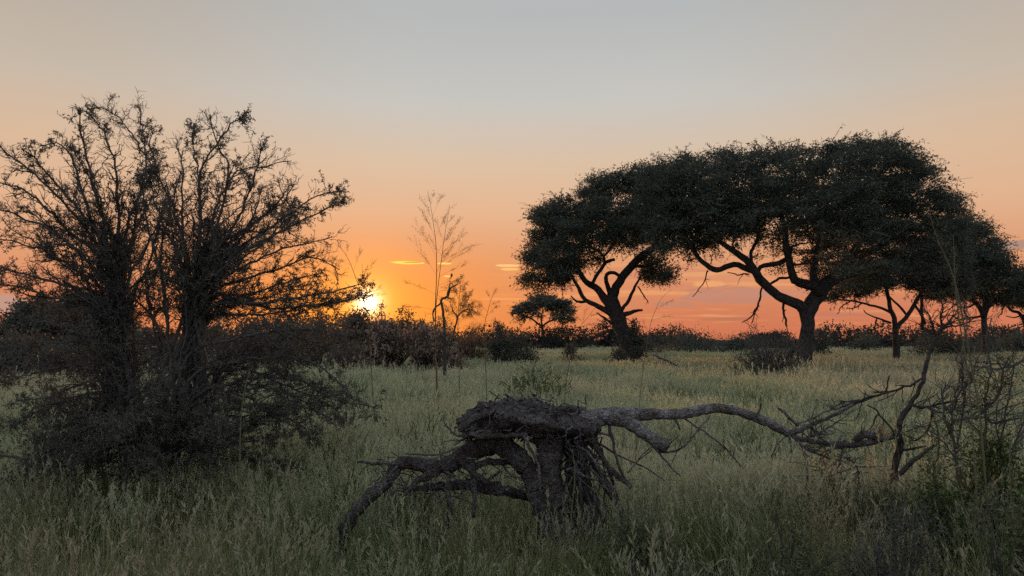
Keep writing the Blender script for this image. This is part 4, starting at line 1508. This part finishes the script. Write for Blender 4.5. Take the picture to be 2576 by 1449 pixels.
    W[:, 1:] += rng.normal(size=(n1, K - 1, 3)) * (L0 * 0.055)[:, None, None]
    b = MB()
    b.tubes(W, R0[:, None] * np.linspace(1, 0.35, K)[None], 4)
    o = b.build('side_branches', M['twig'], root)
    o['kind'] = 'stuff'
    # twigs
    k2 = 5
    j = rng.integers(1, K, (n1, k2))
    ar = np.arange(n1)[:, None]
    S1 = W[ar, j].reshape(-1, 3)
    D1 = np.repeat(D0, k2, 0) * 0.6 + unit(n1 * k2) * 0.8 + np.array([0, 0, 0.1])
    D1 /= np.linalg.norm(D1, axis=1, keepdims=True)
    L1 = np.repeat(L0, k2) * rng.uniform(0.18, 0.5, n1 * k2) + 0.03
    K2 = 4
    t = np.linspace(0, 1, K2)
    W1 = S1[:, None] + D1[:, None] * (L1[:, None] * t)[..., None]
    W1[:, 1:] += rng.normal(size=(len(S1), K2 - 1, 3)) * (L1 * 0.08)[:, None, None]
    b = MB()
    b.tubes(W1, np.linspace(0.0030, 0.0014, K2)[None] * np.ones((len(S1), 1)), 3)
    o = b.build('twigs', M['twig'], root)
    o['kind'] = 'stuff'
    # small feathery leaves in bunches along the twigs
    lf = MB()
    nb = 3
    f = rng.uniform(0.1, 1.0, (len(S1), nb, 1))
    pts = (W1[:, :1] * (1 - f) + W1[:, -1:] * f).reshape(-1, 3)
    keep = np.array([mnoise.noise(Vector(p * 1.9)) + 0.13 * (1.9 - p[2]) for p in pts[::nb]]).repeat(nb) > -0.24
    pts = pts[keep]
    r = 3
    pr = np.repeat(pts, r, 0)
    n = len(pr)
    lf.leaves(pr, unit(n) + np.array([0, 0, -0.15]), rng.uniform(0.020, 0.046, n), rng.uniform(0.006, 0.013, n))
    # leaf bunches hugging the stems
    hp = np.vstack([P[int(len(P) * 0.25):] for P, w, _ in stems])
    hp = hp[np.array([mnoise.noise(Vector(p * 2.3 + np.array([5.0, 0, 0]))) for p in hp]) > -0.15]
    hp = np.repeat(hp, 3, 0)
    hp = hp + rng.normal(size=hp.shape) * 0.02
    lf.leaves(hp, unit(len(hp)), rng.uniform(0.018, 0.042, len(hp)), rng.uniform(0.006, 0.013, len(hp)))
    o = lf.build('leaves', M['thorn'], root)
    o['kind'] = 'stuff'
    # straight thorns
    th = MB()
    sel = rng.integers(0, len(S1), 6000)
    bp_ = W1[sel, 1]
    th.tubes(np.stack([bp_, bp_ + unit(6000) * rng.uniform(0.02, 0.05, (6000, 1))], 1), np.array([[0.0012, 0.0003]]) * np.ones((6000, 1)), 3)
    o = th.build('thorns', M['twig'], root)
    o['kind'] = 'stuff'


thorn_bush()


# ------------------------------------------------------------------ uprooted stump and fallen log
def stump():
    Y = 7.3
    g = at(1410, 1390, Y)
    g[2] = 0
    root = thing('uprooted_stump', g, 'uprooted dead tree with gnarled arching roots and long log lying in the grass', 'stump')
    # knotted root mass
    c = at(1320, 1066, Y)
    b = MB()
    nu, nv = 80, 40
    V = np.zeros((nv, nu, 3))
    sx, sy, sz = 160 * Y / FPX, 0.30, 42 * Y / FPX
    for i in range(nv):
        for j_ in range(nu):
            ph = -math.pi / 2 + math.pi * i / (nv - 1)
            th = 2 * math.pi * j_ / nu
            p = np.array([math.copysign(abs(math.cos(ph) * math.cos(th)) ** 0.8, math.cos(th)), math.cos(ph) * math.sin(th), math.sin(ph)])
            q = p * np.array([sx, sy, sz])
            k = 0.36 * mnoise.noise(Vector(q * 5.0)) + 0.30 * mnoise.noise(Vector(q * 12.0 + np.array([3, 1, 7]))) + 0.16 * mnoise.noise(Vector(q * 26.0))
            V[i, j_] = c + q * (1 + k)
            V[i, j_, 2] += 0.045 * math.sin(q[0] * 4 + 1.2) + 0.02 * (1 if q[0] < 0.15 else 0)
    idx = np.arange(nu * nv).reshape(nv, nu)
    b.add(V, np.stack([idx[:-1], np.roll(idx, -1, 1)[:-1], np.roll(idx, -1, 1)[1:], idx[1:]], -1))
    b.build('root_mass', M['root'], root, True)
    # thick roots, one by one
    roots = [
        ([(1372, 1085), (1385, 1120), (1378, 1168), (1390, 1243), (1405, 1300), (1425, 1360), (1436, 1400)], [80, 74, 62, 64, 72, 84, 92], [0, -0.05, -0.1]),
        ([(1440, 1075), (1440, 1130), (1450, 1190), (1468, 1260), (1490, 1330), (1505, 1390)], [60, 54, 50, 56, 66, 74], [0.1, 0.05, 0]),
        ([(1235, 1100), (1258, 1118), (1288, 1138), (1318, 1166), (1338, 1205), (1350, 1243), (1368, 1290), (1380, 1350)], [40, 46, 48, 46, 44, 46, 50, 54], [0, -0.1, -0.05]),
        ([(1250, 1108), (1221, 1118), (1195, 1132), (1157, 1154), (1101, 1174), (1060, 1168), (1018, 1164)], [52, 50, 46, 42, 36, 34, 30], [0, -0.1, -0.2]),
        ([(1030, 1164), (1000, 1172), (966, 1217), (925, 1254), (887, 1299), (861, 1350), (850, 1400)], [30, 32, 30, 30, 30, 28, 26], [-0.2, -0.2]),
        ([(1060, 1162), (1010, 1166), (960, 1166), (898, 1164)], [14, 9, 7, 5], [-0.2, -0.35]),
        ([(1180, 1182), (1200, 1172), (1221, 1164), (1262, 1161), (1296, 1168), (1325, 1196)], [14, 15, 16, 16, 15, 14], [-0.1, 0.05]),
        ([(1015, 1230), (1080, 1226), (1150, 1220), (1220, 1226), (1290, 1240), (1340, 1250)], [10, 18, 24, 28, 28, 24], [-0.1, 0.1]),
        ([(1120, 1176), (1127, 1200), (1127, 1243), (1133, 1296), (1120, 1330), (1100, 1380), (1080, 1420)], [16, 13, 12, 12, 11, 10, 8], [-0.2, -0.3]),
        ([(1188, 1160), (1191, 1190), (1193, 1243), (1190, 1300)], [14, 12, 10, 9], [-0.1, -0.2]),
        ([(1100, 1185), (1060, 1205), (1035, 1225), (1015, 1250)], [22, 15, 11, 7], [-0.2, -0.3]),
        ([(1180, 1093), (1213, 1097), (1260, 1096), (1326, 1094)], [10, 13, 13, 10], [-0.30, -0.33]),
        ([(1160, 1085), (1170, 1070), (1200, 1050), (1240, 1036)], [16, 18, 16, 12], [-0.25, -0.28]),
        ([(1470, 1075), (1506, 1131), (1532, 1176), (1560, 1205), (1588, 1226)], [16, 14, 12, 12, 9], [-0.1, -0.25]),
        ([(1455, 1100), (1490, 1160), (1525, 1220), (1555, 1275), (1580, 1330)], [20, 18, 18, 16, 12], [0, -0.1]),
        ([(1450, 1110), (1475, 1180), (1500, 1260), (1530, 1330)], [14, 12, 12, 10], [-0.1, -0.2]),
        ([(1480, 1090), (1520, 1160), (1548, 1230), (1560, 1300)], [12, 10, 9, 7], [0.1, 0.1]),
        ([(1255, 1020), (1290, 1020), (1326, 1027), (1371, 1038), (1400, 1050)], [10, 7, 7, 9, 12], [-0.1, -0.1]),
        ([(1150, 1154), (1180, 1180), (1210, 1206), (1260, 1218)], [14, 13, 12, 10], [-0.25, -0.1]),
    ]
    rr = sticks(root, 'root', Y, roots, M['root'], 12, 0.42, 0.02, 0.006, 100)
    thin = [
        ([(1316, 1096), (1335, 1128), (1352, 1164), (1358, 1205), (1360, 1245)], [8, 7, 7, 7, 6], [-0.42, -0.45]),
        ([(1116, 1063), (1132, 1080), (1150, 1097), (1176, 1094)], [4, 5, 5, 6], [-0.2, -0.2]),
        ([(1018, 1141), (1060, 1144), (1101, 1143), (1130, 1134), (1160, 1124), (1176, 1112)], [4, 5, 5, 5, 6, 6], [-0.25, -0.2]),
        ([(1105, 1143), (1120, 1147), (1140, 1150)], [5, 4, 4], [-0.25, -0.2]), ([(1108, 1142), (1108, 1160)], [4, 3], [-0.25, -0.25]),
        ([(985, 1138), (1005, 1150), (1018, 1160)], [3, 4, 4], [-0.3, -0.25]), ([(1215, 1018), (1222, 1028), (1232, 1034)], [4, 5, 5], [-0.1, -0.1]),
        ([(1250, 1012), (1256, 1022)], [6, 7], [-0.1, -0.1]), ([(1000, 1172), (985, 1186), (975, 1205)], [5, 4, 3], [-0.3, -0.3]),
        ([(1262, 1163), (1270, 1180), (1285, 1196), (1300, 1205)], [5, 4, 4, 3], [0, 0]),
        ([(1150, 1124), (1140, 1150), (1132, 1165)], [6, 5, 4], [-0.3, -0.3]), ([(960, 1215), (980, 1225), (985, 1260)], [5, 4, 3], [-0.2, -0.2]),
    ]
    sticks(root, 'rootlet', Y, thin, M['dead'], 6, 0.1, 0.03, 0.004, 140)
    # tangle of fine root fibres on the mass and hanging at the right
    fb = MB()
    V0 = V.reshape(-1, 3)
    front = V0[(V0[:, 1] < Y + 0.02)]
    n = 170
    s = front[rng.integers(0, len(front), n)]
    d = unit(n) * np.array([1, 0.35, 0.8]) + np.array([0.1, -0.05, -0.05])
    l = rng.uniform(0.06, 0.30, n)
    t = np.linspace(0, 1, 5)
    W = s[:, None] + d[:, None] * (l[:, None] * t)[..., None] + rng.normal(size=(n, 5, 3)) * (l * 0.09)[:, None, None]
    W[:, :, 2] -= (l * 0.25)[:, None] * t ** 2
    W[:, :, 1] = np.minimum(W[:, :, 1], s[:, None, 1] + 0.01)
    fb.tubes(W, np.linspace(0.010, 0.003, 5)[None] * rng.uniform(0.5, 1.6, (n, 1)), 5)
    n = 70
    s = np.array([at(rng.uniform(1420, 1500), rng.uniform(1080, 1180), Y + rng.uniform(-0.25, 0.15)) for _ in range(n)])
    d = np.stack([rng.uniform(-0.2, 0.8, n), rng.normal(size=n) * 0.2, -np.ones(n)], 1) + unit(n) * 0.6
    l = rng.uniform(0.12, 0.6, n)
    W = s[:, None] + d[:, None] * (l[:, None] * t)[..., None] + rng.normal(size=(n, 5, 3)) * (l * 0.09)[:, None, None]
    fb.tubes(W, np.linspace(0.011, 0.004, 5)[None] * rng.uniform(0.4, 1.6, (n, 1)), 4)
    n = 190
    s = np.array([at(rng.uniform(940, 1330), rng.uniform(1150, 1245), Y + rng.uniform(-0.3, 0.1)) for _ in range(n)])
    d = unit(n) * np.array([1, 0.3, 0.6]) + np.array([0, 0, -0.35])
    l = rng.uniform(0.08, 0.34, n)
    W = s[:, None] + d[:, None] * (l[:, None] * t)[..., None] + rng.normal(size=(n, 5, 3)) * (l * 0.07)[:, None, None]
    fb.tubes(W, np.linspace(0.006, 0.002, 5)[None] * rng.uniform(0.5, 1.4, (n, 1)), 4)
    o = fb.build('root_fibres', M['dead'], root)
    o['kind'] = 'stuff'
    # the log
    lg = sticks(root, 'log', Y, [([(1400, 1066), (1440, 1064), (1476, 1057), (1510, 1051), (1543, 1046), (1590, 1043), (1637, 1043), (1713, 1040), (1784, 1030), (1826, 1029), (1873, 1041), (1932, 1063), (1982, 1091)],
                                  [60, 54, 48, 44, 42, 33, 28, 26, 25, 24, 23, 23, 22], [0, 0, -0.05, 0.0, 0.2])], M['lichen'], 14, 0.22, 0.02, 0.003, 60)
    sticks(root, 'branch_stub', Y, [([(1530, 1056), (1560, 1058), (1588, 1067), (1626, 1093), (1655, 1112), (1682, 1122)], [30, 34, 32, 30, 32, 36], [-0.05, -0.15])], M['lichen'], 12, 0.3, 0.02, 0.004, 70)
    br = [
        ([(1982, 1091), (2003, 1087), (2041, 1068), (2100, 1045), (2142, 1020), (2185, 1002)], [20, 15, 11, 9, 7, 5], [0.2, 0.3]),
        ([(1626, 1098), (1645, 1125), (1663, 1146), (1690, 1176), (1711, 1198)], [6, 6, 5, 5, 4], [-0.15, -0.2]),
        ([(1532, 1066), (1543, 1116), (1558, 1176), (1572, 1205), (1590, 1226)], [8, 8, 7, 8, 10], [-0.05, -0.1]),
        ([(1478, 1081), (1505, 1089), (1535, 1096)], [6, 6, 5], [-0.1, -0.1]), ([(1695, 1052), (1703, 1064), (1711, 1082)], [8, 6, 4], [-0.05, -0.1]),
        ([(1655, 1138), (1690, 1136), (1717, 1127), (1755, 1083), (1784, 1047)], [6, 5, 5, 4, 4], [-0.15, -0.05]),
        ([(1721, 1053), (1784, 1095), (1839, 1142), (1864, 1176)], [4, 4, 4, 3], [0, -0.1]),
        ([(1915, 1014), (1911, 1028), (1906, 1046)], [4, 5, 7], [0.1, 0.1]), ([(1957, 1026), (1980, 1046), (2008, 1072)], [5, 8, 9], [0.2, 0.2]),
        ([(2003, 1068), (2030, 1058), (2058, 1045), (2095, 1025), (2126, 1011), (2163, 1005)], [5, 4, 4, 4, 4, 3], [0.2, 0.25]),
        ([(1985, 1092), (1988, 1115), (1992, 1140)], [7, 5, 4], [0.15, 0.1]), ([(1978, 1096), (1955, 1120), (1940, 1150)], [4, 3, 3], [0.15, 0.05]),
        ([(1606, 1156), (1640, 1122)], [3, 4], [-0.25, -0.2]), ([(1578, 1190), (1606, 1160), (1640, 1130)], [3, 3, 3], [-0.25, -0.2]),
    ]
    bb = sticks(root, 'branch', Y, br, M['dead'], 7, 0.15, 0.03, 0.005, 80)
    for o_, P_, w_ in (bb[0], bb[5], bb[9]):
        twigs_on(o_, P_, w_, 9, 0.05, 0.22, M['dead'], t0=0.15)
    # bark flakes standing off the log
    o_, P_, w_ = lg[0]
    twigs_on(o_, P_, w_ * 0.98, 26, 0.03, 0.07, M['dead'], 'bark_splinters', 0.1, 0, False, 0.004)


stump()


# ------------------------------------------------------------------ dead branches at the right
def dead_sapling():
    Y = 7.5
    g = at(2248, 1330, Y)
    g[2] = 0
    root = thing('dead_sapling', g, 'thin dark dead sapling rising from the grass at right, above the fallen log', 'dead tree')
    tr = sticks(root, 'trunk', Y, [([(2238, 1360), (2244, 1260), (2252, 1171), (2265, 1125), (2260, 1079), (2269, 1049), (2290, 1015), (2311, 982), (2328, 935), (2340, 881), (2361, 843), (2372, 815)],
                                    [18, 18, 18, 17, 15, 14, 12, 11, 11, 10, 9, 7], [0, 0, 0.1])], M['bark'], 9, 0.18, 0.03, 0.006, 200)
    br = [
        ([(2290, 1018), (2328, 1024), (2370, 1013), (2408, 1011)], [8, 7, 6, 4], [0, -0.1]),
        ([(2330, 1022), (2350, 1032), (2372, 1040)], [5, 4, 3], [0, 0.1]),
        ([(2319, 952), (2290, 969), (2227, 990), (2142, 1013), (2100, 1030)], [6, 6, 6, 5, 3], [0, -0.1]),
        ([(2355, 850), (2345, 820), (2338, 795), (2325, 780)], [6, 5, 4, 2], [0.1, 0]), ([(2366, 835), (2385, 812), (2398, 795), (2412, 785)], [7, 6, 4, 2], [0.1, 0.2]),
        ([(2370, 822), (2368, 800), (2372, 778), (2366, 760)], [6, 5, 4, 2], [0.1, 0.1]), ([(2372, 825), (2395, 822), (2425, 815), (2450, 800)], [6, 5, 4, 2], [0.1, 0.1]),
        ([(2250, 1095), (2236, 1070), (2215, 1045), (2205, 1030), (2180, 1018)], [6, 5, 4, 4, 3], [0, -0.1]),
        ([(2212, 1040), (2200, 1055), (2192, 1075)], [4, 4, 3], [-0.1, -0.1]),
        ([(2345, 1035), (2342, 1060), (2325, 1095), (2300, 1110)], [6, 6, 5, 4], [0, 0]),
        ([(2264, 1130), (2300, 1130), (2330, 1120)], [8, 6, 4], [0, 0]),
        ([(2240, 1215), (2275, 1180), (2310, 1150), (2350, 1120)], [14, 13, 10, 6], [-0.2, -0.2]),
        ([(2228, 985), (2236, 960), (2236, 945)], [4, 4, 3], [-0.1, -0.1]),
    ]
    bb = sticks(root, 'branch', Y, br, M['bark'], 6, 0.12, 0.03, 0.006, 220)
    for i, nq in ((0, 8), (2, 12), (3, 8), (4, 8), (5, 10), (6, 8), (9, 6)):
        twigs_on(bb[i][0], bb[i][1], bb[i][2], int(nq * 1.8), 0.06, 0.34, M['bark'], t0=0.1)


dead_sapling()


def dead_shrub():
    Y = 7.0
    g = at(2440, 1330, Y)
    g[2] = 0
    root = thing('straggly_shrub', g, 'straggly half-dead shrub with a few green leaves at the right edge', 'shrub')
    br = [
        ([(2420, 1330), (2410, 1200), (2400, 1120), (2395, 1060), (2405, 1010), (2400, 985)], [5, 5, 5, 5, 4, 3], [0, 0]),
        ([(2405, 1130), (2378, 1053), (2370, 1000), (2378, 960)], [8, 6, 5, 3], [0, 0.1]),
        ([(2395, 1060), (2450, 1049), (2479, 1053), (2494, 1064), (2530, 1062)], [7, 7, 6, 6, 3], [0, -0.1]),
        ([(2455, 1050), (2480, 1030), (2500, 1011), (2517, 978), (2522, 940), (2509, 906)], [6, 6, 6, 6, 5, 3], [0, -0.1]),
        ([(2440, 920), (2480, 924), (2513, 929), (2547, 921), (2580, 904), (2620, 890)], [3, 4, 5, 6, 6, 5], [-0.1, -0.1]),
        ([(2395, 1020), (2420, 982), (2441, 961), (2450, 948), (2454, 914), (2462, 890)], [5, 5, 5, 4, 4, 2], [0, 0]),
        ([(2400, 1000), (2412, 960), (2416, 930)], [4, 3, 2], [0, 0.1]),
        ([(2470, 1340), (2490, 1240), (2480, 1150), (2462, 1090), (2440, 1060)], [5, 5, 4, 4, 3], [0, 0]),
        ([(2500, 1330), (2520, 1200), (2515, 1120), (2505, 1060), (2512, 1010)], [5, 4, 4, 3, 2], [0.1, 0.1]),
        ([(2350, 1330), (2350, 1200), (2362, 1120), (2350, 1050), (2335, 1000)], [5, 4, 4, 3, 2], [0.1, 0.2]),
        ([(2380, 1040), (2400, 1030), (2425, 1040), (2450, 1030)], [4, 4, 3, 3], [0, 0]),
        ([(2410, 1120), (2425, 1000), (2418, 900), (2432, 820), (2428, 770)], [5, 5, 4, 3, 2], [0, 0.2]),
        ([(2480, 1150), (2478, 1020), (2490, 930), (2482, 850), (2495, 800)], [5, 5, 4, 3, 2], [0.1, 0.2]),
        ([(2515, 1120), (2535, 1010), (2550, 930), (2545, 860)], [5, 4, 3, 2], [0, -0.1]),
        ([(2500, 1250), (2540, 1150), (2575, 1060), (2600, 980)], [6, 5, 4, 3], [0, -0.2]),
        ([(2440, 1250), (2400, 1150), (2350, 1090), (2300, 1060)], [5, 4, 3, 2], [0, 0.1]),
    ]
    bb = sticks(root, 'branch', Y, br, M['twig'], 6, 0.12, 0.03, 0.006, 260)
    for i in range(len(bb)):
        twigs_on(bb[i][0], bb[i][1], bb[i][2], 17, 0.08, 0.42, M['twig'], t0=0.2)
    lf = MB()
    for px, py, r, n in [(2530, 905, 14, 90), (2470, 960, 16, 90), (2545, 960, 10, 50), (2480, 985, 22, 160), (2520, 960, 16, 120), (2460, 1030, 18, 110), (2490, 1105, 34, 260), (2440, 1130, 40, 260),
                         (2540, 1010, 12, 50), (2400, 1180, 50, 300), (2500, 1200, 50, 300), (2360, 1090, 30, 120), (2570, 950, 12, 40), (2420, 1060, 30, 140)]:
        p = np.array([at(px + rng.normal() * r, py + rng.normal() * r, Y + rng.normal() * 0.12) for _ in range(n)])
        lf.leaves(p, unit(n), rng.uniform(0.012, 0.032, n), rng.uniform(0.008, 0.016, n))
    o = lf.build('leaves', M['green'], root)
    o['kind'] = 'stuff'


dead_shrub()


def loose(name, label, Y, items, material, n=6, l=0.16, cat='branch', ground_row=None):
    P, _ = traced(items[0][0], Y, None, [4, 4])
    g = P[0].copy()
    root = thing(name, g, label, cat)
    bb = sticks(root, 'branch', Y, items, material, 8, 0.2, 0.03, 0.006, 400 + len(label))
    for o_, P_, w_ in bb:
        twigs_on(o_, P_, w_, n, l * 0.3, l, material, t0=0.1)
    return root


loose('fallen_branch', 'fallen forked branch lying in the grass below the end of the log', 9.0,
      [([(1828, 1190), (1870, 1214), (1911, 1243), (1925, 1262)], [5, 6, 6, 4], [0, 0]), ([(1912, 1240), (1960, 1234), (2008, 1213), (2058, 1188), (2112, 1188)], [5, 6, 6, 5, 3], [0, 0.1]),
       ([(1975, 1262), (2010, 1235), (2045, 1210)], [7, 7, 5], [0, 0])], M['dead'])
loose('brush_heap', 'heap of broken twigs where the log meets the grass', 7.6,
      [([(2000, 1100), (2040, 1112), (2121, 1121), (2190, 1112), (2250, 1098)], [12, 13, 14, 16, 12], [0, 0]), ([(2150, 1110), (2170, 1092), (2200, 1100)], [16, 22, 14], [0, 0]),
       ([(1990, 1095), (2030, 1130), (2080, 1150)], [7, 6, 5], [0, -0.2]), ([(2040, 1070), (2060, 1100), (2100, 1120)], [6, 5, 5], [0, -0.1]),
       ([(2010, 1110), (2060, 1090), (2110, 1060)], [5, 5, 4], [0, 0]), ([(2130, 1150), (2150, 1165), (2165, 1190)], [6, 5, 4], [-0.3, -0.3]), ([(2010, 1105), (2030, 1180), (2022, 1270), (2040, 1350)], [6, 6, 5, 5], [0, 0]), ([(2120, 1118), (2110, 1190), (2125, 1270), (2118, 1345)], [6, 6, 5, 5], [0, 0])], M['dead'], 16, 0.3, 'twig heap')
loose('broken_log', 'stub of dark broken log entering the grass at the right edge', 10.0,
      [([(2600, 1070), (2576, 1096), (2547, 1123), (2505, 1160), (2470, 1200), (2440, 1240)], [24, 24, 24, 24, 20, 16], [0, 0])], M['dead'], 4, 0.1, 'log')
loose('grey_fallen_branch', 'grey fallen branch leaning in the far grass between the two biggest trees', 27.0,
      [([(1642, 892), (1662, 900), (1684, 910), (1703, 920)], [5, 6, 6, 4], [0, 0])], M['dead'], 5, 0.4)



# weeds crowding the lower right
for lb, px, pt, hw, Y, nc, mt, lf in [
    ('leafy green weed under the straggly shrub at the right edge', 2500, 1090, 95, 7.0, 40, 'green', (0.045, 0.022)),
    ('low leafy weed between the dead sapling and the straggly shrub', 2385, 1130, 85, 6.8, 34, 'green', (0.040, 0.020)),
    ('tangle of low green weed at the foot of the dead sapling', 2215, 1150, 90, 7.0, 34, 'weed', (0.040, 0.018)),
    ('dark leafy weed in the lower right corner', 2520, 1215, 130, 5.4, 44, 'weed', (0.045, 0.018)),
    ('dark low weed at the bottom right of the stump', 1620, 1290, 110, 5.8, 34, 'weed', (0.040, 0.014)),
    ('weed thicket along the bottom edge, below the fallen forked branch', 1960, 1250, 150, 5.6, 44, 'weed', (0.045, 0.014)),
    ('greyish weed thicket along the bottom edge, below the dead sapling', 2250, 1235, 130, 5.5, 44, 'shrub', (0.045, 0.014)),
    ('small green herb at the end of the fallen log', 2050, 1100, 70, 7.9, 26, 'weed', (0.035, 0.016)),
]:
    shrub('weed', lb, px, pt, hw, Y, 52, int(nc * 1.3), lf, mt, 0.14, 'weeds in the lower right', 3.0, gap=-0.05, cat='weed')


# pale dry stems standing in the foreground grass
PALE = [([(1652, 1250), (1662, 1268), (1668, 1286)], 6.4, 'short pale bent grass stem right of the stump'), ([(1395, 1338), (1412, 1356), (1428, 1384)], 6.0, 'pale leaning stem at the foot of the stump'),
        ([(2170, 1440), (2182, 1330), (2176, 1240), (2166, 1180)], 5.4, 'tall straight pale stem in the lower right grass'), ([(2362, 1449), (2330, 1330), (2290, 1240), (2252, 1200)], 5.2, 'long pale stem leaning left in the lower right corner'),
        ([(2480, 1440), (2440, 1320), (2410, 1220)], 5.0, 'pale stem beside the lower right corner'), ([(1440, 1449), (1436, 1330), (1446, 1200), (1440, 1130)], 6.2, 'thin pale stem crossing the trunk of the stump'),
        ([(1700, 1440), (1690, 1360), (1672, 1300)], 5.6, 'pale stem in the grass below the broken branch stub'), ([(2540, 1160), (2556, 1090), (2576, 1030), (2590, 980)], 6.0, 'pale stem leaning right at the right edge'),
        ([(604, 1120), (606, 1060), (612, 1000), (628, 930)], 7.0, 'pale upright stem in front of the thorn bush')]
for pl, Yp, lb in PALE:
    P, w = traced(pl, Yp, None, [3.4, 3, 2.2])
    if P[0, 2] < 0.5:
        P[0, 2] = min(P[0, 2], 0.0)
    g0 = P[0].copy()
    if g0[2] > 0.02:
        P = np.vstack([[g0[0] + 0.02, g0[1], 0.0], P])
        w = np.concatenate([[w[0]], w])
    P, w = smooth_line(P, w, 0.04)
    r_ = thing('pale_stem', P[0], lb, 'grass stem', 'pale dry stems in the foreground')
    b = MB()
    b.tube(P, w, 5)
    b.build('stem', M['silver'], r_)
    b = MB()
    n = 14
    q = P[rng.integers(len(P) // 2, len(P), n)]
    b.leaves(q, unit(n) * 0.4 + (P[-1] - P[-3]) / np.linalg.norm(P[-1] - P[-3]), rng.uniform(0.03, 0.08, n), 0.005)
    b.build('sheath', M['silver'], r_)['kind'] = 'stuff'

for ob in bpy.data.objects:
    if '_o' in ob:
        del ob['_o']
